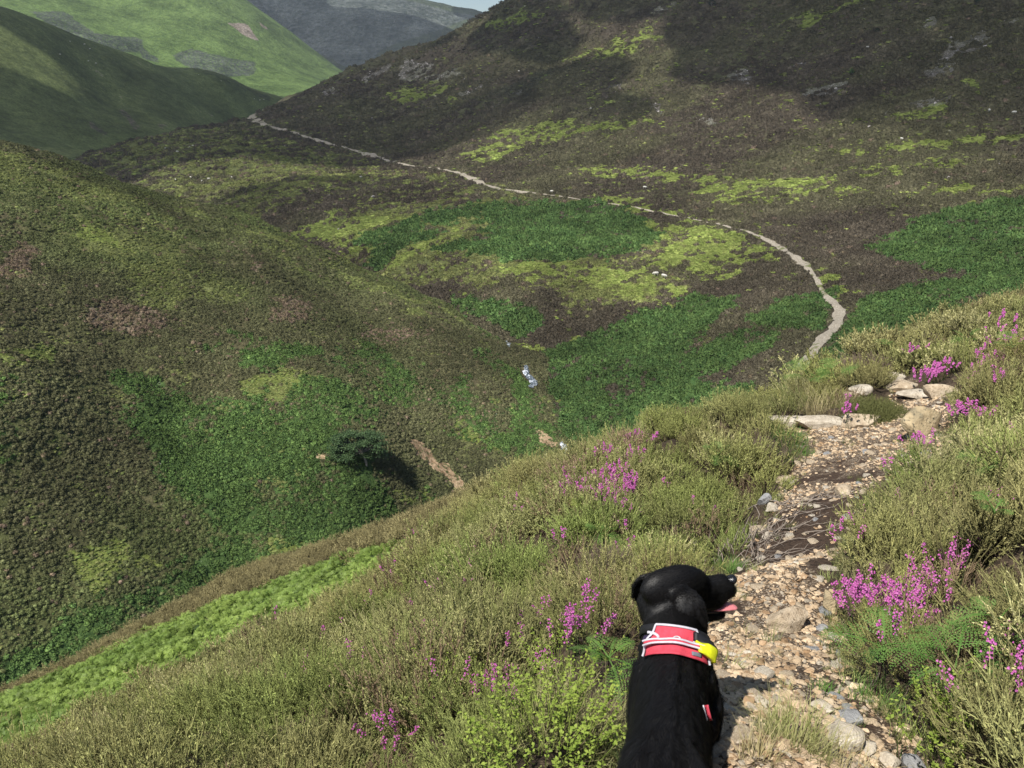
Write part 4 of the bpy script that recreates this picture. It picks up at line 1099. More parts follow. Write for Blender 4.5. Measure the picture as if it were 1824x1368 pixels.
stone("stone", 1376, 908, 36, "pale stone just below the upright bluish stone", ST_PALE, .4, .8, 66, .7, .3)
stone("stone", 1398, 862, 40, "tan stone by the green grass at the left edge of the path", ST_TAN, .5, .8, 67, .1, .3)
stone("stone", 1405, 824, 20, "small pale stone in the green grass beside the upper path", ST_PALE, .6, .8, 68, .5, .3)
stone("stone", 1652, 792, 28, "orange stone in the hollow under the lichened boulder", ST_TAN, .5, .8, 69, .5, .3)
stone("stone", 1508, 925, 26, "grey stone against the heather on the right edge of the dark soil", ST_GREY, .5, .7, 70, .5, .3)

rs = np.random.RandomState(77)
def in_path_points(rs, n, rmin, rmax, power=1.0):
    out = []
    while sum(len(o) for o in out) < n:
        r = rmin + (rmax - rmin) * rs.rand(4 * n) ** power; a = np.radians(rs.uniform(2, 42, 4 * n))
        x, y = r * np.sin(a), r * np.cos(a); k = path_sd(x, y) > -0.02
        out.append(np.stack([x[k], y[k]], -1))
    return np.concatenate(out)[:n]
# 130 loose stones that nothing tells apart
base_st = []
for i in range(7):
    V, Fx = lumpy(500 + i, 1, .75, .32, 10, .8, 3)
    o = mesh_obj("stone", V, Fx, (ST_TAN, ST_PALE, ST_TAN, ST_TAN, ST_GREY, ST_PALE, ST_TAN)[i]); base_st.append(o)
P = in_path_points(rs, 130, 1.5, 12.5, 0.8)
pz = surfA.z(P[:, 0], P[:, 1])
for i, ((x, y), z) in enumerate(zip(P, pz)):
    o = base_st[i % 7] if i < 7 else base_st[i % 7].copy()
    if i >= 7: COL.objects.link(o)
    s = 0.022 + 0.035 * rs.rand() ** 1.5 + 0.0016 * math.hypot(x, y)
    o.location = (x, y, z + s * .05); o.scale = (s, s, s * (.8 + .5 * rs.rand())); o.rotation_euler = (rs.randn() * .15, rs.randn() * .15, rs.rand() * 6.28)
    tag(o, "small flat stone lying loose in the rubble of the path", "stone", "loose stones on the path")
# the rest of the path is shale chips
MAT_CHIP = stone_mat("shale_chip", (.31,.23,.15), (.51,.41,.29), (.68,.59,.46), 9.0, True)
protos = []
for i in range(9):
    V, F_ = rock_mesh(700 + i, 0.13 + .08 * (i % 3), 22, rough=.05); protos.append(mesh_obj("chip", V, F_, MAT_CHIP, link=False))
dens_n = 20000
P = in_path_points(rs, dens_n, 1.2, 13.0, 0.9)
x, y = P[:, 0], P[:, 1]; r = np.hypot(x, y)
soil_p = np.exp(-((r - 6.4) / 1.7) ** 2)
keepc = rs.rand(len(x)) > soil_p * .92 + .75 * smooth(-.05, .5, fbm(x, y, .5, 3, 34))
x, y, r = x[keepc], y[keepc], r[keepc]; n = len(x); z = surfA.z(x, y)
s = (0.006 + 0.024 * rs.rand(n) ** 2.2) * (1 + .04 * r)
tint = (np.array([1.10, 1.03, .95]) * (0.66 + 0.5 * rs.rand(n, 1))) * np.where(rs.rand(n, 1) < .2, np.array([.7, .62, .55]), 1.0)
tint = np.where(rs.rand(n, 1) < .12, tint * np.array([.75, .85, 1.0]), tint)
scatter("path_gravel", protos, np.stack([x, y, z + s * .12], -1), np.stack([rs.randn(n) * .3, rs.randn(n) * .3, rs.rand(n) * 6.28], -1), s, rs.randint(0, 9, n), tint, "tan shale chips strewn over the footpath", "gravel")

# ------------------------------------------------------------------ single plants
def place(name, V, F, mat, px, py, label, cat, group=None, s=1.0, rot=0.0, clear=0.0, attrs=None, lift=0.0, tilt=(0, 0)):
    x, y, z = spot(px, py)
    o = mesh_obj(name, V, F, mat, attrs=attrs)
    o.location = (x, y, z + lift); o.scale = (s, s, s); o.rotation_euler = (tilt[0], tilt[1], rot)
    tag(o, label, cat, group)
    if clear: BARE_SPOTS.append((x, y, clear))
    return o
FG = "bracken ferns among the heather"
ferns = [(1560, 1240, 5, .42, "pale bracken fern on bare stalks below the big pink flower clump", .22, 0, 0, 11), (1672, 1310, 8, .46, "large bright fern low in the heather right of the path", .05, 0, .22, 12),
         (1745, 1235, 4, .30, "fern spreading above the large bright fern right of the path", .1, 0, .2, 13), (1082, 1222, 7, .34, "bright young fern standing just left of the dog's shoulder", .02, 0, .12, 14),
         (1068, 990, 6, .42, "dark green feathery fern in a hollow of the heather above the dog", .05, 0, .2, 15), (1042, 935, 4, .5, "yellowing fern beside the pink flowers on the left bank", .0, 1, .2, 16),
         (1745, 900, 5, .42, "pale green fern in the middle of the right bank", .1, 0, .22, 17), (1440, 706, 6, .75, "largest fern on the grassy rim left of the slabs", .05, 0, .2, 18), (1482, 703, 5, .7, "fern between the rim and the small pale slab", .05, 0, .2, 19),
         (1400, 712, 5, .65, "fern on the rim above the long bedrock slab", .0, 0, .2, 20), (1590, 645, 4, .6, "small bright fern on the brow behind the topmost slab", .0, 0, .2, 21), (1795, 660, 5, .5, "fern under pink flowers high on the right bank", .1, 0, .25, 22),
         (1715, 645, 4, .5, "dark little fern high on the right bank near the brow", .1, 0, .25, 23), (1275, 845, 5, .4, "fern hidden among heather below the crest of the left bank", .0, 0, .25, 24), (1740, 1035, 4, .26, "small fern right of the big pink flower clump", .1, 0, .3, 25)]
for (px, py, nf, ln, lab, stalk, yel, lift, sd_) in ferns:
    V, F = fern_geo(sd_, nf, ln * (.68 if py > 850 else .9), (.35, 1.05), True, 13, stalk)
    place("fern", V, F, MAT_FERN_YEL if yel else MAT_FERN_OWN, px, py, lab, "fern", FG, clear=ln * .25 if lift < .18 else ln * .15, lift=lift)

def multi(seed, places, geo):
    """several stools of one bush joined into one plant"""
    P = []
    for i, (dx, dy, dz, s) in enumerate(places):
        V, F, T = geo(seed + i); P.append((V * s + np.array([dx, dy, dz]), F, T))
    return join(P)
def own_heather(nm, a, b, base):
    N = Nodes(nm); c = N.ramp(N.noise(40, 3.0), [(0.3, a), (0.7, b)])
    N.col(N.mix(N.sstep(N.attr("tip").outputs["Fac"], .1, .7), base, c)); return add_trans(N, .2, b)
M_BUSH = own_heather("dark_heather_bush", (.11, .125, .045), (.23, .235, .085), (.07, .05, .035))
M_DEADB = own_heather("dry_heather", (.17, .125, .09), (.30, .235, .18), (.10, .07, .05))
ring = [(0, 0, 0, 1.3)] + [(.22 * math.cos(a), .22 * math.sin(a), 0, 1.1) for a in np.arange(7) * .9] + [(.40 * math.cos(a), .40 * math.sin(a), -.03, .95) for a in np.arange(11) * .571]
V, F, T = multi(800, ring, lambda s: heather_geo(s, 80, .2, .38, 3, .003, 7, .016))
place("heather_bush", V, F, M_BUSH, 1556, 745, "round dark heather bush standing alone between the slabs on the upper path", "bush", None, .72, 0, .45, {"tip": T})
V, F, T = multi(830, ring[:10], lambda s: heather_geo(s, 80, .2, .38, 3, .003, 4, .010, 1.2))
place("dead_heather_bush", V, F, M_DEADB, 1362, 835, "dry brown heather bush with bare twigs at the left edge of the path", "bush", None, .98, 0, .3, {"tip": T})
V, F, T = multi(860, ring[:8], lambda s: heather_geo(s, 70, .2, .30, 3, .003, 4, .010, 1.2))
place("dead_heather_bush", V, F, M_DEADB, 1545, 665, "withered brown heather bush on the brow left of the topmost slab", "bush", None, .95, 0, .4, {"tip": T})
V, F, T = multi(880, ring[:6], lambda s: heather_geo(s, 60, .2, .22, 2, .0022, 3, .008, 1.35))
place("dead_heather_bush", V, F, M_DEADB, 1085, 1052, "flattened grey mat of dead heather left of the dog's head", "bush", None, .62, 0, .0, {"tip": T}, lift=.22)

# pink bell heather
def bell_patch(poly, n, label, seed, h=0.36, group="pink bell heather in flower"):
    rs = np.random.RandomState(seed); P = np.array(poly, float); pts = []
    while len(pts) < n:
        q = np.stack([rs.uniform(P[:, 0].min(), P[:, 0].max(), 200), rs.uniform(P[:, 1].min(), P[:, 1].max(), 200)], -1)
        q = q[poly_sd(q[:, 0], q[:, 1], P) > -4 * rs.rand(200)]; pts += list(q)
    q = np.array(pts[:n]); x, y, z, ok = surfA.hit(q[:, 0], q[:, 1] + 0, .6, 60, 400)
    # the flowers show at the pixel; the stems root below and in front of them
    dx, dy, dz = ray(q[:, 0], q[:, 1]); hh = np.hypot(dx, dy); sl = np.abs(dz / hh)
    back = h * .95 / (sl + .25); x = x - dx / hh * back; y = y - dy / hh * back; z = surfA.z(x, y)
    dd = float(np.mean(np.hypot(x, y)))
    c = np.array([x.mean(), y.mean(), z.mean()])
    S, (BV, BF) = bell_geo(rs, np.stack([x, y, z], -1) - c, np.hypot(x, y), h, 20)
    o = mesh_obj("bell_heather", S[0], S[1], MAT_BLEAF, attrs={"tip": S[2]}); o.location = c
    tag(o, label, "flower", group)
    b = mesh_obj("blossom", BV, BF, MAT_BELL, parent=o)
    return o
def blob(cx, cy, w, h, rot=0.0):
    a = np.arange(10) / 10 * 6.283; X = np.cos(a) * w; Y = np.sin(a) * h
    return [(cx + X[i] * math.cos(rot) - Y[i] * math.sin(rot), cy + X[i] * math.sin(rot) + Y[i] * math.cos(rot)) for i in range(10)]
bell_patch([(1515,1070),(1520,1040),(1545,1030),(1600,1060),(1640,1090),(1610,1130),(1585,1150),(1530,1125),(1512,1095)], 78, "largest magenta flower clump, overhanging the right edge of the path", 1, .33)
bell_patch([(1590,1045),(1592,1012),(1640,988),(1682,1002),(1672,1050),(1630,1062)], 50, "magenta flower clump joined to the upper right of the largest one", 2, .33)
bell_patch(blob(1092, 890, 46, 30, -.3), 120, "pink flower patch in the middle of the left bank above the dog", 3)
bell_patch(blob(1122, 800, 34, 16, -.2), 85, "pink flowers on the crest of the left bank", 4)
bell_patch(blob(1022, 884, 26, 24, -.3), 40, "sparse pink flowers left of the patch in the middle of the left bank", 5)
bell_patch(blob(1066, 838, 34, 16, -.3), 48, "loose band of pink flowers just under those on the crest", 25)
bell_patch(blob(1014, 1147, 24, 14), 20, "compact dark pink clump in the heather well left of the dog's harness", 6)
bell_patch(blob(885, 1255, 30, 22), 16, "pink flowers low on the left bank, straight below the compact dark pink clump", 7, .30)
bell_patch(blob(926, 1240, 12, 30), 7, "upright pink sprays beside the low flowers on the left bank", 8, .30)
bell_patch(blob(703, 1347, 20, 14), 8, "pink flowers at the bottom edge of the left bank", 9, .30)
bell_patch(blob(1662, 672, 30, 12, -.5), 40, "pink flowers on the right bank beside the slabs at the brow", 10)
bell_patch(blob(1760, 648, 24, 16, -.5), 36, "pink flowers high on the right bank below the skyline", 11)
bell_patch(blob(1738, 738, 22, 12, -.7), 18, "pink flowers in the upper middle of the right bank", 12)
bell_patch(blob(740, 1140, 18, 10, -.5), 9, "small pink sprays halfway down the far left of the heather bank", 13)
bell_patch(blob(703, 1168, 10, 14), 7, "pink sprays beside a dark hollow in the left bank heather", 14)
bell_patch(blob(438, 1178, 26, 12, -.4), 22, "pink flowers near the left rim of the heather bank", 15)
bell_patch(blob(1518, 722, 7, 13), 10, "pink flowers at the left foot of the round dark bush", 16)
bell_patch(blob(1706, 1008, 20, 10), 10, "few pink flowers right of the magenta clumps", 17, .33)
more = [(501,1106,9,14,8),(538,1233,9,9,5),(703,1032,6,8,6),(663,1080,10,7,5),(799,1071,9,6,6),(792,1110,7,12,6),(913,1198,6,6,3),(1115,988,11,14,8),(742,961,10,6,7),(795,961,9,6,7),(904,917,18,8,14),(812,1295,5,8,2),
        (1627,637,9,8,9),(1792,623,9,12,10),(1727,685,8,10,8),(1651,815,6,12,5),(1614,797,5,9,5),(1798,797,6,10,5),(1624,893,7,7,4),(1658,897,9,6,5),(1549,938,8,8,4),(1809,907,9,9,5),(1815,945,9,11,6),(1764,955,9,7,5),
        (1586,862,4,4,2),(1214,722,8,10,8),(1778,592,18,6,14),(1771,1221,10,7,4),(1795,1190,7,8,3),(1733,1249,6,4,2),(1816,1252,6,6,2),(1631,1115,8,7,4),(1672,1112,6,5,3),(1586,1170,8,7,3),(1501,992,4,12,4),(1000,985,7,7,3),(1240,905,5,5,2),
        (860,1010,8,6,4),(960,1120,6,6,2),(620,1130,8,6,4),(580,1180,7,5,3),(350,1240,8,6,5),(240,1310,8,6,4),(650,1210,6,5,3),(780,1190,6,5,3),(1180,870,6,5,3),(1700,760,8,6,4),(1770,700,10,6,6),(1810,850,7,6,3),(1700,1060,6,6,2),(1600,950,5,5,2)]
rs = np.random.RandomState(50); q = []
for (cx, cy, w_, h_, n_) in more:
    for _ in range(n_): q.append((cx + rs.randn() * w_ * .7, cy + rs.randn() * h_ * .7))
q = np.array(q); x, y, z, ok = surfA.hit(q[:, 0], q[:, 1], .6, 60, 400); dx, dy, dz = ray(q[:, 0], q[:, 1]); hh = np.hypot(dx, dy); back = .34 / (np.abs(dz / hh) + .25)
x = x - dx / hh * back; y = y - dy / hh * back; k = np.hypot(x, y) > 1.0; x, y = x[k], y[k]
S, (BV, BF) = bell_geo(rs, np.stack([x, y, surfA.z(x, y)], -1), np.hypot(x, y), .36, 16)
o = mesh_obj("bell_heather_sprays", S[0], S[1], MAT_BLEAF, attrs={"tip": S[2]}); tag(o, "single sprays of pink bell heather dotted through both banks", "flower", None, "stuff")
b = mesh_obj("blossom", BV, BF, MAT_BELL, parent=o)

# grass tufts
def tint_grass(nm, a, b):
    N = Nodes(nm); N.col(N.ramp(N.noise(25, 2.0), [(0.3, a), (0.7, b)])); return add_trans(N, .3, b)
M_GP = tint_grass("pale_grass", (.20, .22, .07), (.48, .46, .22)); M_GG = tint_grass("green_grass", (.06, .15, .03), (.17, .30, .07)); M_GS = tint_grass("straw_grass", (.33, .28, .13), (.58, .50, .29))
for i, (px, py, n, rad, h, m, lab) in enumerate([(1412, 1330, 420, .10, .13, M_GP, "pale green grass tuft growing in the path right of the dog's leg"), (1350, 1352, 130, .05, .09, M_GS, "dry straw coloured tuft touching the dog's side of the pale tuft"),
        (1064, 1330, 480, .13, .17, M_GP, "soft pale grass at the left edge of the path beside the dog's rump"), (1466, 738, 300, .34, .42, M_GS, "straw pale grass tuft behind the bedrock slabs"), (1412, 812, 500, .26, .12, M_GG, "short green grass patch on the left edge of the upper path"),
        (1405, 784, 300, .24, .16, M_GG, "dark green tuft just below the bedrock slabs"), (1300, 1022, 320, .13, .14, M_GG, "green grass at the foot of the heather behind the dog's nose"), (1470, 1236, 90, .06, .05, M_GG, "tiny green tuft on the right half of the lower path"),
        (1560, 1262, 160, .10, .10, M_GG, "green tuft under the pale fern on bare stalks"), (1640, 800, 140, .16, .16, M_GP, "grass tuft under the lichened boulder"), (1490, 1370, 150, .10, .09, M_GS, "dry grass wisps between the bottom stones")]):
    V, F = grass_geo(600 + i, n, rad, h, .0015 * (1 + .12 * (py < 900) * 8), .8)
    place("grass_tuft", V, F, m, px, py, lab, "grass", "grass tufts along the path", 1, i, rad * .6)
# bright bilberry patches
M_BIL = tint_grass("bilberry_leaf", (.16, .24, .035), (.36, .44, .09))
for i, (px, py, n, rad, h, lab) in enumerate([(975, 1362, 130, .26, .20, "bright yellow green bilberry at the bottom of the left bank"), (1125, 1030, 90, .26, .24, "small bilberry bush with fresh leaves behind the dog's neck"), (1700, 1368, 80, .24, .2, "bilberry leaves in the bottom right corner of the bank by the grey stone"), (800, 1262, 40, .14, .28, "yellow bilberry sprigs sticking out of the left bank heather"), (1010, 1250, 60, .18, .26, "bilberry sprigs between the low pink flowers and the dog")]):
    V, F = bilberry_geo(650 + i, n, rad, h)
    place("bilberry_bush", V, F, M_BIL, px, py, lab, "bush", "bilberry on the banks", 1, i, rad * .5, lift=.05)

# exposed roots and dead stems at the path's edge
def tube(pts, rad, sides=5):
    P = np.array(pts, float); n = len(P); V = []; F = []
    rad = np.broadcast_to(np.asarray(rad, float), (n,))
    T = np.gradient(P, axis=0); T /= np.linalg.norm(T, axis=1, keepdims=True) + 1e-9
    ref = np.array([0, 0, 1.0]) if abs(T[0][2]) < .9 else np.array([1.0, 0, 0])
    for i in range(n):
        u = np.cross(T[i], ref); u /= np.linalg.norm(u) + 1e-9; w = np.cross(T[i], u)
        for s in range(sides):
            a = 2 * math.pi * s / sides; V.append(P[i] + (u * math.cos(a) + w * math.sin(a)) * rad[i])
    for i in range(n - 1):
        for s in range(sides):
            s2 = (s + 1) % sides; F.append((i * sides + s, i * sides + s2, (i + 1) * sides + s2, (i + 1) * sides + s))
    return np.array(V), np.array(F)
def root_tangle(name, px, py, n, length, ang, label, seed, rad=.004, height=.05):
    rs = np.random.RandomState(seed); x0, y0, z0 = spot(px, py); Vs = []; Fs = []; o = 0
    for k in range(n):
        a = ang + rs.randn() * .5; L = length * (.5 + .8 * rs.rand()); p = np.array([rs.randn() * .12, rs.randn() * .22, 0.0]); pts = []
        for i in range(10):
            gz = float(surfA.z(np.array([x0 + p[0]]), np.array([y0 + p[1]]))[0]) - z0
            pts.append((p[0], p[1], gz + .006 + height * abs(math.sin(i * .7 + k)) * rs.rand()))
            a += rs.randn() * .28; p = p + np.array([math.cos(a), math.sin(a), 0]) * L / 9
        v, f = tube(pts, np.linspace(rad * (.6 + .8 * rs.rand()), rad * .25, 10), 5); Vs.append(v); Fs.append(f + o); o += len(v)
    ob = mesh_obj(name, np.concatenate(Vs), np.concatenate(Fs), MAT_TWIG, smooth_sh=True); ob.location = (x0, y0, z0); tag(ob, label, "roots"); return ob
root_tangle("exposed_roots", 1400, 905, 15, .6, -.2, "pale dead roots trailing over the dark soil at the left of the path", 3, .0055)
root_tangle("exposed_roots", 1372, 955, 16, .55, 0.1, "tangle of bare roots below the pale dead roots, beside the tan stone", 4, .005)
root_tangle("exposed_roots", 1330, 1010, 16, .4, -.1, "thin bare stems lying on the path behind the dog's nose", 5, .0035)
root_tangle("exposed_roots", 1310, 975, 24, .40, -.6, "grey stems standing out of the base of the left bank", 7, .0045, .22)
root_tangle("exposed_roots", 1560, 1205, 8, .25, .3, "thin grey twigs under the fern on bare stalks", 6, .002)

# ------------------------------------------------------------------ the heather banks
K1 = dict(n=54, rad=.2, h=.34, side=4, thick=.0024, leaves=11, ll=.0105)
K2 = dict(n=54, rad=.24, h=.35, side=3, thick=.0036, leaves=7, ll=.017)
K3 = dict(n=46, rad=.34, h=.36, side=2, thick=.006, leaves=4, ll=.035)
near_heather("heather", lambda r: 27, (0.75, 5.5), K1, 9, 31, "olive green heather covering both banks nearest the path", (.75, 1.2))
near_heather("bank_heather", lambda r: 18, (5.5, 13.5), K2, 6, 32, "heather over the crest of the banks above the stream valley", (.8, 1.25))
near_heather("slope_heather", lambda r: 9, (13.5, 50), K3, 5, 33, "brown heather on the falling slope beyond the crest", (.8, 1.3))
# bracken strip on the slope
rs = np.random.RandomState(9)
P = polar_points(rs, -46, 10, 13, 50, lambda r: 34.0)
x, y = P[:, 0], P[:, 1]; z = surfA.z(x, y); k = (near_masks(x, y, z) + .15 * rs.randn(len(x)) > .5) & seen(surfA, x, y, z, .6)
x, y, z = x[k], y[k], z[k]; n = len(x)
protos = []
for i in range(5):
    V, F = fern_geo(950 + i, 8, .36, (.5, 1.2), False, 12); protos.append(mesh_obj("bracken", V, F, MAT_FERN, link=False))
q_ = np.clip(rs.rand(n, 1) * .6 + .4 * smooth(-.5, .5, fbm(x, y, 2.5, 3, 9))[:, None], 0, 1); t = np.array([.14, .22, .045]) * (1 - q_) + np.array([.29, .39, .09]) * q_
scatter("bracken", protos, np.stack([x, y, z + .05], -1), ground_rot(x, y, rs, n, .3), .42 + .75 * rs.rand(n) ** 2, rs.randint(0, 5, n), t * (.7 + .5 * rs.rand(n, 1)), "bright green bracken strip on the slope below the heather bank", "bracken")
# little grass and litter along the path's edges
protos = []
for i in range(4):
    V, F = grass_geo(970 + i, 40, .04, .08, .0014); protos.append(mesh_obj("verge", V, F, MAT_GRASS, link=False))
P = in_path_points(rs, 2600, 1.3, 13, .9); sd = path_sd(P[:, 0], P[:, 1]); k = rs.rand(len(P)) < np.exp(-(sd / .05) ** 2) + .015; P = P[k]; n = len(P)
t = np.array([.10, .17, .04]) * (1 - rs.rand(n, 1)) + np.array([.36, .34, .15]) * rs.rand(n, 1)
scatter("verge_grass", protos, np.stack([P[:, 0], P[:, 1], surfA.z(P[:, 0], P[:, 1])], -1), rs.randn(n, 3) * [.2, .2, 3], .5 + .8 * rs.rand(n), rs.randint(0, 4, n), t, "thin grass along the edges of the footpath", "grass")

# ------------------------------------------------------------------ the dog
def loft_geo(st, sides=20):
    """st: rows (x, y, z, ra, rb [, up vector]); ra across, rb along 'up'. closed tapered tube"""
    P = np.array([s[:3] for s in st], float); n = len(P)
    T = np.gradient(P, axis=0); T /= np.linalg.norm(T, axis=1, keepdims=True)
    V = []; F = []
    for i, s in enumerate(st):
        up = np.array(s[5], float) if len(s) > 5 else np.array([0, 0, 1.0])
        if abs(np.dot(up, T[i])) > .97: up = np.array([0, 1.0, 0])
        w = np.cross(T[i], up); w /= np.linalg.norm(w); u = np.cross(w, T[i])
        for k in range(sides):
            a = 2 * math.pi * k / sides; V.append(P[i] + w * math.cos(a) * s[3] + u * math.sin(a) * s[4])
    for i in range(n - 1):
        for k in range(sides):
            k2 = (k + 1) % sides; F.append((i * sides + k, i * sides + k2, (i + 1) * sides + k2, (i + 1) * sides + k))
    F.append(tuple(range(sides))[::-1]); F.append(tuple((n - 1) * sides + k for k in range(sides)))
    return np.array(V), F
def dense(st, m=5):
    """smooth interpolation between stations"""
    A = np.array([list(s[:5]) for s in st], float); ups = [s[5] if len(s) > 5 else (0, 0, 1.0) for s in st]
    t = np.linspace(0, len(A) - 1, (len(A) - 1) * m + 1); B = np.stack([crom(A, t - 1e-9 * (t == t[-1]))[:, ] if False else crom_col(A[:, k], t) for k in range(5)], -1)
    U = np.array(ups, float); i = np.clip(t.astype(int), 0, len(A) - 2); f = (t - i)[:, None]; UU = U[i] * (1 - f) + U[i + 1] * f
    return [tuple(b) + (tuple(u),) for b, u in zip(B, UU)]
def crom_col(a, t):
    i = np.clip(t.astype(int), 0, len(a) - 2); f = t - i
    p0 = a[np.clip(i - 1, 0, None)]; p1 = a[i]; p2 = a[i + 1]; p3 = a[np.clip(i + 2, None, len(a) - 1)]
    return 0.5 * (2 * p1 + (p2 - p0) * f + (2 * p0 - 5 * p1 + 4 * p2 - p3) * f ** 2 + (3 * p1 - p0 - 3 * p2 + p3) * f ** 3)

DOG_HEAD = math.radians(13.0)                                   # heading, clockwise from straight ahead
DX, DY = 0.424, 1.69
dog_z = float(surfA.z(np.array([DX]), np.array([DY]))[0])
def d2w(p):
    c, s = math.cos(DOG_HEAD), math.sin(DOG_HEAD); p = np.asarray(p, float)
    return np.stack([DX + p[..., 0] * c + p[..., 1] * s, DY - p[..., 0] * s + p[..., 1] * c, dog_z + p[..., 2]], -1)
def w2d(w):
    c, s = math.cos(DOG_HEAD), math.sin(DOG_HEAD); w = np.asarray(w, float) - np.array([DX, DY, dog_z])
    return np.stack([w[..., 0] * c - w[..., 1] * s, w[..., 0] * s + w[..., 1] * c, w[..., 2]], -1)
def gz(x, y):
    q = d2w((x, y, 0)); return float(surfA.z(np.array([q[0]]), np.array([q[1]]))[0]) - dog_z
# withers height taken from where the back shows in the view
wx, wy, wz = ray(1207, 1152); WZ = EYE + float(wz) * (DY / float(wy)) - dog_z
print("dog ground", dog_z, "withers", WZ, "rear ground", gz(0, -.5))
Z = WZ - 0.57
parts = []
torso = [(0,-.60,.475+Z,.035,.04), (0,-.57,.46+Z,.080,.085), (-.006,-.50,.455+Z,.116,.118), (-.008,-.42,.455+Z,.118,.124), (-.006,-.32,.452+Z,.102,.124), (0,-.22,.440+Z,.094,.138), (0,-.10,.418+Z,.098,.160), (0,-.01,.407+Z,.096,.168), (0,.07,.41+Z,.090,.158), (0,.14,.42+Z,.085,.13), (0,.19,.43+Z,.045,.08)]
parts.append(loft_geo(dense(torso), 28))
# the head: where the photo shows it, in the dog's own frame
def at_depth(px, py, dy_world):
    x, y, z = ray(px, py); k = dy_world / float(y); return w2d((float(x) * k, float(y) * k, EYE + float(z) * k))
HC = at_depth(1207, 1056, 1.86)                                # centre of the skull
fw = np.array([math.cos(DOG_HEAD) * 1.0 , math.sin(DOG_HEAD), 0.0]); 
hd = math.radians(13)                                            # the muzzle points right, a touch away
c_, s_ = math.cos(DOG_HEAD), math.sin(DOG_HEAD)
fwd_w = np.array([math.cos(hd), math.sin(hd), 0.06]); fwd_w /= np.linalg.norm(fwd_w)
FH = np.array([fwd_w[0] * c_ - fwd_w[1] * s_, fwd_w[0] * s_ + fwd_w[1] * c_, fwd_w[2]])
UH = np.array([0.0, 0.0, 1.0]) - FH * FH[2]; UH /= np.linalg.norm(UH); SH = np.cross(FH, UH)      # SH: dog's right, towards the viewer
HS = 0.89
def H(f, s, u): return tuple(HC + (FH * f + SH * s + UH * u) * HS)
def hs(f, s, u, a, b): return H(f, s, u) + (a * HS, b * HS, tuple(UH))
skull = [hs(-.100,0,-.01,.03,.035), hs(-.086,0,-.005,.052,.052), hs(-.055,0,.004,.066,.066), hs(-.02,0,.012,.070,.068), hs(.02,0,.016,.066,.066), hs(.052,0,.010,.055,.056), hs(.08,0,-.008,.042,.040)]
parts.append(loft_geo(dense(skull), 24))
muz = [hs(.04,0,-.004,.052,.046), hs(.075,0,-.010,.044,.040), hs(.112,0,-.012,.040,.040), hs(.150,0,-.012,.037,.040), hs(.172,0,-.009,.033,.035), hs(.183,0,-.004,.020,.022)]
parts.append(loft_geo(dense(muz), 20))
for sgn in (-1, 1):                                             # brow and cheek, and the upper lip
    parts.append(loft_geo(dense([hs(.025,sgn*.030,.040,.016,.012), hs(.048,sgn*.032,.036,.020,.015), hs(.066,sgn*.030,.022,.014,.012)]), 10))
    parts.append(loft_geo(dense([hs(.05,sgn*.038,-.034,.013,.026), hs(.09,sgn*.034,-.038,.012,.027), hs(.135,sgn*.029,-.034,.011,.022), hs(.160,sgn*.020,-.022,.009,.012)]), 10))
jaw = [hs(.00,0,-.052,.045,.026), hs(.04,0,-.072,.036,.022), hs(.08,0,-.094,.029,.019), hs(.120,0,-.106,.026,.016), hs(.150,0,-.108,.019,.013), hs(.160,0,-.106,.009,.007)]
parts.append(loft_geo(dense(jaw), 16))
neck = [(0,-.02,.44+Z,.088,.105,(0,-1,.3)), (HC[0]*.10,.075,.485+Z,.090,.100,(0,-1,.4)), (HC[0]*.5-.018,HC[1]*.72,.57+Z,.076,.074,(0,-1,.4)), (HC[0]-.052,HC[1]+.01,HC[2]-.05,.056,.056,(0,-1,.4)), (HC[0]-.02,HC[1]-.01,HC[2]-.01,.045,.045,(0,-1,.4))]
parts.append(loft_geo(dense(neck), 24))
# throat running from the chest to the jaw
parts.append(loft_geo(dense([(0,.12,.42+Z,.075,.09,(0,-1,.4)), (.00,.17,.50+Z,.055,.055,(0,-1,.4)), tuple(np.array(H(-.03,0,-.03)))+(.044,.042,(0,-1,.4))]), 18))
def ear(sgn):
    U3 = tuple(SH * sgn)
    if sgn > 0: rows = [(-.018,.052,.058,.024,.014),(-.016,.076,.040,.036,.010),(-.002,.096,.008,.042,.008),(.014,.105,-.030,.038,.007),(.028,.105,-.066,.027,.006),(.038,.101,-.096,.010,.004)]
    else: rows = [(-.052,.050,.036,.020,.010),(-.066,.070,.014,.034,.009),(-.080,.084,-.016,.038,.008),(-.084,.088,-.048,.032,.007),(-.080,.086,-.072,.018,.005),(-.076,.084,-.084,.008,.004)]
    st = [H(f, sgn * s, u) + (a * HS, b * HS, U3) for f, s, u, a, b in rows]
    return loft_geo(dense(st), 14)
parts += [ear(1), ear(-1)]
# shoulder blades, ridge of the spine, hip bones
for sgn in (-1, 1):
    parts.append(loft_geo(dense([(sgn*.030,-.005,.556+Z,.012,.018), (sgn*.050,.02,.535+Z,.018,.034), (sgn*.066,.045,.48+Z,.024,.05), (sgn*.070,.05,.42+Z,.020,.04)]), 12))
    parts.append(loft_geo(dense([(sgn*.035,-.30,.560+Z,.010,.012), (sgn*.058,-.37,.552+Z,.022,.020), (sgn*.070,-.45,.530+Z,.028,.030), (sgn*.060,-.53,.49+Z,.02,.03)]), 12))
parts.append(loft_geo(dense([(0,.03,.570+Z,.022,.012), (0,-.10,.572+Z,.012,.012), (0,-.30,.570+Z,.012,.010), (0,-.50,.566+Z,.016,.012)]), 10))
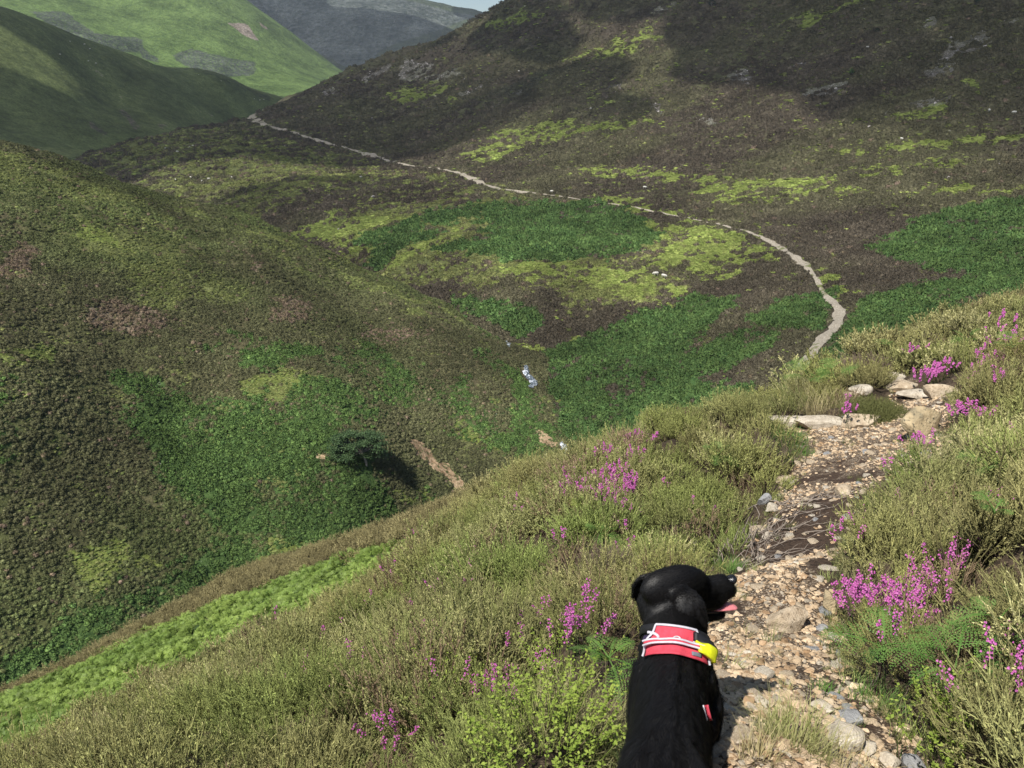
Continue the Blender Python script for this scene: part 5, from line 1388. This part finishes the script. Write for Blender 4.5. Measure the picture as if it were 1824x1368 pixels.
# legs
for sgn in (-1, 1):
    gf = gz(sgn * .115, .03); gr = gz(sgn * .10, -.50)
    off = .02 if sgn > 0 else -.05
    parts.append(loft_geo(dense([(sgn*.060,.05,.46+Z,.045,.075,(0,1,0)), (sgn*(.078 if sgn>0 else .066),.03+off,.36+Z,.044,.070,(0,1,0)), (sgn*(.088 if sgn>0 else .070),-.01+off,.27+Z,.036,.048,(0,1,0)), ((sgn*.080+(.024 if sgn>0 else 0)),.00+off,.17+gf*.6,.026,.031,(0,1,0)), ((sgn*.080+(.024 if sgn>0 else 0)),.02+off,.10+gf,.023,.027,(0,1,0)), ((sgn*.080+(.024 if sgn>0 else 0)),.025+off,.045+gf,.023,.027,(0,1,0)), ((sgn*.080+(.024 if sgn>0 else 0)),.03+off,.02+gf,.020,.022,(0,1,0))]), 16))
    parts.append(loft_geo(dense([((sgn*.080+(.024 if sgn>0 else 0)),-.005+off,.022+gf,.024,.018), ((sgn*.080+(.024 if sgn>0 else 0)),.03+off,.028+gf,.031,.026), ((sgn*.080+(.024 if sgn>0 else 0)),.065+off,.022+gf,.027,.020), ((sgn*.080+(.024 if sgn>0 else 0)),.085+off,.016+gf,.014,.012)]), 14))
    parts.append(loft_geo(dense([(sgn*.060,-.46,.46+Z,.055,.085,(0,1,0)), (sgn*.088,-.43,.38+Z,.055,.095,(0,1,0)), (sgn*.098,-.39,.29+Z,.045,.070,(0,1,0)), (sgn*.100,-.44,.21+gr,.032,.040,(0,1,0)), (sgn*.100,-.52,.14+gr,.022,.028,(0,1,0)), (sgn*.100,-.525,.08+gr,.020,.024,(0,1,0)), (sgn*.100,-.515,.03+gr,.021,.022,(0,1,0))]), 16))
    parts.append(loft_geo(dense([(sgn*.100,-.535,.022+gr,.022,.018), (sgn*.100,-.50,.026+gr,.029,.024), (sgn*.100,-.465,.022+gr,.026,.019), (sgn*.100,-.445,.015+gr,.014,.011)]), 14))
# tail, hanging behind
parts.append(loft_geo(dense([(0,-.55,.515+Z,.030,.030,(1,0,0)), (0.005,-.61,.49+Z,.027,.027,(1,0,0)), (.012,-.66,.41+Z,.024,.024,(1,0,0)), (.02,-.70,.31+Z,.020,.020,(1,0,0)), (.03,-.74,.22+Z,.014,.014,(1,0,0)), (.035,-.77,.17+Z,.006,.006,(1,0,0))]), 12))

def fuse(parts, voxel, iters, name):
    Vs = []; Fs = []; o = 0
    for v, f in parts:
        Vs.append(v); Fs += [tuple(i + o for i in q) for q in f]; o += len(v)
    me = bpy.data.meshes.new(name); me.from_pydata([tuple(v) for v in np.concatenate(Vs)], [], Fs); me.update()
    bm = bmesh.new(); bm.from_mesh(me); bmesh.ops.recalc_face_normals(bm, faces=bm.faces); bm.to_mesh(me); bm.free()
    ob = bpy.data.objects.new(name, me); COL.objects.link(ob)
    m = ob.modifiers.new("r", 'REMESH'); m.mode = 'VOXEL'; m.voxel_size = voxel; m.use_smooth_shade = True
    s = ob.modifiers.new("s", 'SMOOTH'); s.factor = .5; s.iterations = iters
    dg = bpy.context.evaluated_depsgraph_get(); me2 = bpy.data.meshes.new_from_object(ob.evaluated_get(dg))
    bpy.data.objects.remove(ob); return me2
body_me = fuse(parts, 0.005, 5, "body")
_n = len(body_me.vertices); _c = np.empty(_n * 3); body_me.vertices.foreach_get("co", _c); _c = _c.reshape(-1, 3); _m = np.empty(_n * 3); body_me.vertices.foreach_get("normal", _m); _m = _m.reshape(-1, 3)
_hd = smooth(.14, .24, np.linalg.norm(_c - np.array(H(0.02, 0, -.01)), axis=1))
_d = (.0040 * fbm(_c[:, 0] + _c[:, 2] * .7, _c[:, 1] - _c[:, 2] * .5, .07, 3, 6) + .0016 * fbm(_c[:, 0] - _c[:, 2], _c[:, 1] * .6, .02, 2, 7)) * (.2 + .8 * _hd)
_c = _c + _m * _d[:, None]; body_me.vertices.foreach_set("co", _c.ravel()); body_me.update()
N = Nodes("black_coat")
wv = N.n("ShaderNodeVectorMath"); wv.operation = 'MULTIPLY'; wv.inputs[1].default_value = (150, 28, 60); N.l(N.objpos(), wv.inputs[0])
cn = N.noise(1.0, 4.0, wv.outputs[0], .6); N.col(N.ramp(cn, [(.3, (.0035, .0035, .0038)), (.75, (.010, .0095, .0095))]))
N.b.inputs["Roughness"].default_value = .62; N.b.inputs["Specular IOR Level"].default_value = .16; N.bump(cn, .10, .0015); MAT_COAT = N.m
body_me.materials.append(MAT_COAT)
dog = bpy.data.objects.new("dog", None); COL.objects.link(dog); dog.location = (DX, DY, dog_z); dog.rotation_euler = (0, 0, -DOG_HEAD)
tag(dog, "black labrador in a red harness standing on the path, head turned right, panting", "dog")
body = bpy.data.objects.new("body", body_me); COL.objects.link(body); body.parent = dog
body_me.update()
from mathutils.bvhtree import BVHTree
bvh = BVHTree.FromPolygons([v.co[:] for v in body_me.vertices], [tuple(p.vertices) for p in body_me.polygons])

# short hair lying along the coat
nP = len(body_me.polygons)
cen = np.empty(nP * 3); body_me.polygons.foreach_get("center", cen); cen = cen.reshape(-1, 3)
nor = np.empty(nP * 3); body_me.polygons.foreach_get("normal", nor); nor = nor.reshape(-1, 3)
rs = np.random.RandomState(4)
near_ = np.where(np.linalg.norm(cen - np.array(H(0.02, 0, -.01)), axis=1) < .19)[0]; sel = np.concatenate([rs.randint(0, nP, 160000), near_[rs.randint(0, len(near_), 170000)]]); cnt = len(sel); c = cen[sel] + rs.randn(cnt, 3) * .002; nn = nor[sel]
dh = np.linalg.norm(c - np.array(H(0.02, 0, -.01)), axis=1)
flow = np.where((dh < .17)[:, None], -FH * 1.0 + np.array([0, 0, -.25]), np.array([0, -1.0, -.55]))
zone = smooth(.17, .26, dh)[:, None]; flow = (-FH + np.array([0, 0, -.3])) * (1 - zone) + np.array([0, -.9, -.5]) * zone
swirl = np.stack([fbm(c[:, 0], c[:, 1] + c[:, 2], .06, 2, 3), fbm(c[:, 1], c[:, 2] - c[:, 0], .06, 2, 4), np.zeros(cnt)], -1) * .35
flow = flow + swirl * zone + rs.randn(cnt, 3) * (.03 + .13 * zone)
flow -= nn * (flow * nn).sum(1, keepdims=True); flow /= np.linalg.norm(flow, axis=1, keepdims=True) + 1e-9
ln = (.0075 + .0085 * zone[:, 0]) * (.6 + .8 * rs.rand(cnt)); lift = ((.12 + .16 * rs.rand(cnt)) * (.25 + .75 * zone[:, 0]))[:, None]
nearnose = np.linalg.norm(c - np.array(H(.16, 0, -.01)), axis=1) < .05; ln = np.where(nearnose, .003, ln)
d = flow + nn * lift; sdv = np.cross(flow, nn) * (.00032 + .00028 * zone)
V = np.stack([c - sdv, c + sdv, c + d * ln[:, None] * .6 + sdv * .6 + nn * .0004, c + d * ln[:, None]], 1).reshape(-1, 3)
N = Nodes("black_hair"); N.col((.006, .0055, .0055)); N.b.inputs["Roughness"].default_value = .50; N.b.inputs["Specular IOR Level"].default_value = .3; MAT_HAIR = N.m
mesh_obj("coat", V, np.arange(cnt * 4).reshape(-1, 4), MAT_HAIR, parent=dog)

def simple(nm, c, rough=.5, spec=.5, bump=0):
    N = Nodes(nm); N.col(N.ramp(N.noise(80, 3.0, N.objpos()), [(.3, tuple(v * .85 for v in c)), (.7, tuple(min(1, v * 1.12) for v in c))])); N.b.inputs["Roughness"].default_value = rough; N.b.inputs["Specular IOR Level"].default_value = spec
    if bump: N.bump(N.noise(600, 2.0, N.objpos()), bump, .001)
    return N.m
M_NOSE = simple("wet_nose", (.008, .008, .009), .25, .6, .6); M_TONGUE = simple("tongue", (.62, .20, .21), .35, .5, .3); M_TOOTH = simple("tooth", (.75, .70, .58), .3, .5)
M_LIP = simple("lip", (.03, .018, .018), .35, .5); M_EYE = simple("eye", (.03, .014, .006), .08, .8)
V, F = loft_geo(dense([hs(.160,0,.010,.010,.008), hs(.177,0,.010,.017,.013), hs(.186,0,.010,.018,.014), hs(.194,0,.008,.011,.009)]), 16); mesh_obj("nose", V, F, M_NOSE, dog, True)
for sgn in (1, -1):
    V, F = loft_geo(dense([H(.052, sgn*.036, .022)+(.003,.003,tuple(UH)), H(.056, sgn*.040, .022)+(.009,.009,tuple(UH)), H(.061, sgn*.0445, .022)+(.0085,.0085,tuple(UH)), H(.064, sgn*.0475, .022)+(.003,.003,tuple(UH))]), 12); mesh_obj("eye", V, F, M_EYE, dog, True)
V, F = loft_geo(dense([hs(.05,0,-.052,.020,.006), hs(.09,.004,-.060,.022,.007), hs(.125,.012,-.070,.024,.008), hs(.160,.018,-.073,.022,.007), hs(.184,.020,-.080,.015,.005), hs(.192,.020,-.085,.005,.003)]), 16); mesh_obj("tongue", V, F, M_TONGUE, dog, True)
V, F = loft_geo(dense([hs(.05,0,-.058,.030,.010), hs(.09,0,-.078,.027,.010), hs(.125,0,-.087,.024,.008), hs(.150,0,-.090,.014,.005)]), 14); mesh_obj("gum", V, F, M_LIP, dog, True)
for sgn in (1, -1):
    TV = []; TF = []; o = 0
    for k in range(7):
        f = .070 + .010 * k; big = 1.9 if k == 5 else 1.0
        v, q = loft_geo([hs(f, sgn*(.025-.0008*k), -.074 + .001*k, .0032, .0032), hs(f, sgn*(.025-.0008*k), -.069+.001*k, .0030, .0030), hs(f, sgn*(.025-.0008*k), -.066+.001*k+.004*big, .0010, .0010)][::1], 6)
        TV.append(v); TF += [tuple(i + o for i in a) for a in q]; o += len(v)
    mesh_obj("tooth", np.concatenate(TV), TF, M_TOOTH, dog)

N = Nodes("satin_ear"); N.col((.0055, .0052, .0052)); N.b.inputs["Roughness"].default_value = .45; N.b.inputs["Specular IOR Level"].default_value = .35; N.bump(N.noise(60, 5.0, N.objpos(), .7), .5, .004)
for sgn in (1,):
    if sgn > 0: rows = [(-.014,.048,.058,.016,.008),(-.012,.076,.046,.032,.007),(-.004,.098,.018,.040,.006),(.009,.107,-.016,.035,.005),(.022,.108,-.048,.025,.005),(.033,.103,-.078,.013,.004),(.039,.099,-.094,.004,.002)]
    else: rows = [(-.052,.056,.038,.018,.006),(-.066,.078,.014,.034,.006),(-.080,.092,-.018,.039,.005),(-.084,.096,-.050,.033,.005),(-.080,.094,-.076,.018,.004),(-.076,.092,-.090,.005,.002)]
    V, F = loft_geo(dense([H(f, sgn * s_, u) + (a * HS, b * HS, tuple(SH * sgn)) for f, s_, u, a, b in rows]), 24)
    V = V + SH * (sgn * .002 * fbm(V @ FH * 1.0 + 3, V @ UH, .022, 3, 5))[:, None]          # soft folds in the leather
    eo = mesh_obj("ear", V, F, N.m, dog, True)
    fc = np.array([V[list(f)].mean(0) for f in F if len(f) == 4]); fn = np.array([np.cross(V[f[1]] - V[f[0]], V[f[2]] - V[f[0]]) for f in F if len(f) == 4]); fn /= np.linalg.norm(fn, axis=1, keepdims=True) + 1e-12
    fn *= np.sign((fn @ SH) * sgn + 1e-9)[:, None]
    q = rs.randint(0, len(fc), 9000); c = fc[q] + rs.randn(9000, 3) * .003; nn = fn[q]; c = c - nn * ((c - fc[q]) * nn).sum(1, keepdims=True) + nn * .0008
    fl = -UH + FH * .35 + rs.randn(9000, 3) * .10; fl -= nn * (fl * nn).sum(1, keepdims=True); fl /= np.linalg.norm(fl, axis=1, keepdims=True) + 1e-9; d = fl + nn * .10; sv = np.cross(fl, nn) * .0006
    HV = np.stack([c - sv, c + sv, c + d * .005 + sv * .5, c + d * .009], 1).reshape(-1, 3); mesh_obj("ear_hair", HV, np.arange(36000).reshape(-1, 4), MAT_HAIR, eo)

# the harness, laid on the coat
M_RED = simple("red_webbing", (.58, .06, .09), .8, .25, .9); M_WHITE = simple("reflective_piping", (.50, .48, .52), .45, .5, .6); M_BLK = simple("black_strap", (.012, .012, .014), .6, .4, .5)
M_GREYF = simple("grey_fabric", (.16, .18, .21), .6, .4); M_YEL = simple("yellow_band", (.80, .82, .02), .5, .4); M_NAVY = simple("dark_lining", (.035, .025, .06), .7, .3)
NK0 = np.array([0, -.05, .43 + Z]); NK1 = np.array([HC[0] * .55, HC[1] * .75, .575 + Z])      # axis of shoulders and neck
AX = NK1 - NK0; AL = np.linalg.norm(AX); AX = AX / AL; SX = np.cross(AX, [0, 0, 1.0]); SX /= np.linalg.norm(SX); UX = np.cross(SX, AX)
def on_coat(v, th, off):
    v = v if v < .05 else .100 + (v - .055) * .66 if v < .3 else v
    """v metres along the neck axis, th angle from the top (positive to the dog's right); a point just above the coat"""
    ax = NK0 + AX * v; d = SX * math.sin(th) + UX * math.cos(th)
    hit = bvh.ray_cast(Vector(ax + d * .32), Vector(-d), .32)
    p = np.array(hit[0][:]) if hit[0] is not None else ax + d * .1
    if np.linalg.norm(p - ax) > .17: p = ax + d * .12
    return p + d * off
def panel(name, uv, nu, nv, off, mat, parent, thick=.004, edge=1.0):
    """uv(a, b) -> (v, th); builds a padded sheet nu x nv"""
    top = []; 
    for i in range(nu + 1):
        for j in range(nv + 1):
            v, th = uv(i / nu, j / nv); top.append(on_coat(v, th, off))
    top = np.array(top).reshape(nu + 1, nv + 1, 3)
    for _ in range(3):
        q = top.copy(); q[1:-1, 1:-1] = (top[:-2, 1:-1] + top[2:, 1:-1] + top[1:-1, :-2] + top[1:-1, 2:]) / 4; top = q
    g = np.gradient(top, axis=0), np.gradient(top, axis=1); nrm = np.cross(g[0], g[1]); nrm /= np.linalg.norm(nrm, axis=2, keepdims=True) + 1e-9
    axc = NK0 + AX * .12
    if ((top - axc) * nrm).sum() < 0: nrm = -nrm
    bot = top - nrm * thick; W = nv + 1; n = (nu + 1) * W; V = np.concatenate([top.reshape(-1, 3), bot.reshape(-1, 3)]); F = []
    for i in range(nu):
        for j in range(nv):
            a = i * W + j; F.append((a, a + 1, a + W + 1, a + W)); F.append((n + a, n + a + W, n + a + W + 1, n + a + 1))
    bd = [i * W for i in range(nu + 1)] + [nu * W + j for j in range(1, nv + 1)] + [i * W + nv for i in range(nu - 1, -1, -1)] + [j for j in range(nv - 1, 0, -1)]
    for a, b in zip(bd, bd[1:] + bd[:1]): F.append((a, b, b + n, a + n))
    o = mesh_obj(name, V, F, mat, parent, True); return o
def piping(name, path, off, rad, mat, parent, closed=False):
    P = np.array([on_coat(v, th, off) for v, th in path])
    for _ in range(4): P[1:-1] = (P[:-2] + P[2:] + 2 * P[1:-1]) / 4
    V, F = tube(P, rad, 6); return mesh_obj(name, V, F, mat, parent, True)
R_ = math.radians
panel("harness", lambda a, b: (.055 + .115 * a, R_((-62 + 26 * a) + (124 - 52 * a) * b)), 16, 26, .016, M_RED, dog)
harness = [o for o in dog.children if o.name.startswith("harness")][0]
def line(p0, p1, n=18): return [(p0[0] + (p1[0] - p0[0]) * t, R_(p0[1] + (p1[1] - p0[1]) * t)) for t in np.linspace(0, 1, n)]
piping("piping", line((.172, -36), (.172, 36)), .019, .0034, M_WHITE, harness)
for sg in (-1, 1):
    piping("piping", line((.172, sg*36), (.055, sg*64)), .019, .0034, M_WHITE, harness)
    arc = [(.118 + .026 * math.sin(t), R_(sg * (52 - 22 * math.cos(t) ))) for t in np.linspace(-math.pi / 2, math.pi / 2, 16)]
    piping("piping", arc, .0205, .0042, M_WHITE, harness)
    panel("lining", lambda a, b: (.102 + .032 * a, R_(sg * (44 + 18 * b))), 5, 6, .0195, M_NAVY, harness, .003)
panel("handle", lambda a, b: (.086 + .016 * a + .012 * math.sin(math.pi * b), R_(-50 + 100 * b)), 4, 26, .030, M_GREYF, harness, .005)
for q in (0, 1): piping("piping", [(.086 + .016 * q + .012 * math.sin(math.pi * b), R_(-50 + 100 * b)) for b in np.linspace(0, 1, 24)], .031, .0030, M_WHITE, harness)
panel("stripe", lambda a, b: (.091 + .006 * a + .012 * math.sin(math.pi * b), R_(-49 + 98 * b)), 2, 26, .032, M_RED, harness, .003)
panel("badge", lambda a, b: (.066 + .014 * a, R_(22 + 18 * b)), 4, 6, .019, M_GREYF, harness, .002)
panel("strap", lambda a, b: (.15 + .03 * a, R_(36 + 288 * b)), 2, 40, .010, M_BLK, harness, .004)
panel("reflective_band", lambda a, b: (.078 + .050 * a - .016 * b, R_(30 + 34 * b)), 6, 10, .036, M_YEL, harness, .012)
panel("strap", lambda a, b: (.126 + .034 * a - .016 * b, R_(29 + 38 * b)), 4, 10, .033, M_BLK, harness, .012)
# metal ring in the middle of the handle
a_ = np.linspace(0, 2 * math.pi, 18); rc = on_coat(.112, 0, .026); rp = [rc + SX * math.cos(q) * .010 + AX * math.sin(q) * .008 for q in a_]
V, F = tube(rp, .0018, 6); mesh_obj("ring", V, F, simple("steel", (.45, .45, .46), .25, .8), harness, True)
# side strap with white edges, hanging by the right elbow
def cast_px(px, py, off=.008):
    dx, dy, dz = (float(q) for q in ray(px, py)); o = w2d((0, 0, EYE)); e = w2d((dx, dy, EYE + dz)); d = Vector(e - o).normalized()
    h = bvh.ray_cast(Vector(o), d, 5.0); return np.array(h[0][:]) - np.array(d[:]) * off
for nm, sx_, w_, mt in (("strap", 0, .0065, M_RED), ("piping", -4.5, .0020, M_WHITE), ("piping", 4.5, .0020, M_WHITE)):
    p = [cast_px(1257 + sx_ + 7 * k / 5, 1256 + 5.5 * k, .010 if nm == "strap" else .011) for k in range(6)]
    for _ in range(3): p = [p[0]] + [(p[i - 1] + p[i + 1] + p[i] * 2) / 4 for i in range(1, 5)] + [p[5]]
    V, F = loft_geo([tuple(q) + (w_, .0018, (0, -1.0, .5)) for q in p], 8); mesh_obj(nm, V, F, mt, harness, True)

# ------------------------------------------------------------------ thin clouds, high over the shaded hill and the mountain, one more added above the moor
N = Nodes("cloud_vapour"); N.col((.9, .9, .92)); tr = N.n("ShaderNodeBsdfTransparent"); ms = N.n("ShaderNodeMixShader"); N.l(N.math('MULTIPLY', N.attr('thick').outputs['Fac'], .45), ms.inputs[0])
N.l(tr.outputs[0], ms.inputs[1]); N.l(N.b.outputs[0], ms.inputs[2]); N.l(ms.outputs[0], N.t.nodes["Material Output"].inputs[0]); M_CLOUD = N.m
def shade_cloud(cx, cy, gzv, lx, ly, rot, seed, label, alt=820):
    """a cloud whose shadow falls round (cx, cy, gzv)"""
    rs = np.random.RandomState(seed); t = (alt - gzv) / SUN_DIR.z; ox, oy = cx + SUN_DIR.x * t, cy + SUN_DIR.y * t; parts = []
    for k in range(46):
        a = rs.rand() * 6.283; q = math.sqrt(rs.rand()); X = math.cos(a) * q * lx; Y = math.sin(a) * q * ly; r = (.20 + .16 * rs.rand()) * min(lx, ly) * (1.15 - .5 * q)
        v, f = rock_mesh(seed * 100 + k, 1.0, 0, rough=0); parts.append((v * np.array([r * 1.4, r * 1.1, r * .45]) + [X, Y, rs.rand() * r * .4], f))
    Vs = []; Fs = []; o = 0
    for v, f in parts: Vs.append(v); Fs += [tuple(i + o for i in q) for q in f]; o += len(v)
    me = bpy.data.meshes.new("shade_cloud"); me.from_pydata([tuple(v) for v in np.concatenate(Vs)], [], Fs); ob = bpy.data.objects.new("shade_cloud", me); COL.objects.link(ob)
    m = ob.modifiers.new("r", 'REMESH'); m.mode = 'VOXEL'; m.voxel_size = min(lx, ly) / 18; m.use_smooth_shade = True
    me2 = bpy.data.meshes.new_from_object(ob.evaluated_get(bpy.context.evaluated_depsgraph_get())); bpy.data.objects.remove(ob)
    n_ = len(me2.vertices); c_ = np.empty(n_ * 3); me2.vertices.foreach_get("co", c_); c_ = c_.reshape(-1, 3)
    q_ = np.hypot(c_[:, 0] / lx, c_[:, 1] / ly) + .12 * fbm(c_[:, 0], c_[:, 1], ly * .4, 3, seed); a_ = me2.attributes.new('thick', 'FLOAT', 'POINT'); a_.data.foreach_set('value', smooth(1.15, .62, q_).astype(np.float32))
    me2.materials.append(M_CLOUD); ob = bpy.data.objects.new("shade_cloud", me2); COL.objects.link(ob); ob.location = (ox, oy, alt); ob.rotation_euler = (0, 0, rot); ob["kind"] = "structure"
shade_cloud(-440, 690, 0, 640, 430, math.radians(118), 3, "")
shade_cloud(-50, 2900, 150, 2100, 1000, 0, 4, "")
shade_cloud(150, 520, 30, 420, 190, math.radians(115), 5, "")  # unseen, added only to darken the upper moor

# ------------------------------------------------------------------ the air
bm = bmesh.new(); bmesh.ops.create_cube(bm, size=1.0)
for v_ in bm.verts: v_.co = Vector((v_.co.x * 9200, v_.co.y * 9200, (-150 if v_.co.z < 0 else 440)))
me = bpy.data.meshes.new("haze"); bm.to_mesh(me); bm.free(); haze = bpy.data.objects.new("haze", me); COL.objects.link(haze); haze["kind"] = "stuff"
hm = bpy.data.materials.new("haze_air"); hm.use_nodes = True; t_ = hm.node_tree; t_.nodes.remove(t_.nodes["Principled BSDF"])
pv = t_.nodes.new("ShaderNodeVolumePrincipled"); pv.inputs["Color"].default_value = (.80, .88, 1.0, 1); pv.inputs["Density"].default_value = 0.00009; pv.inputs["Anisotropy"].default_value = 0.2
t_.links.new(pv.outputs[0], t_.nodes["Material Output"].inputs["Volume"]); me.materials.append(hm)
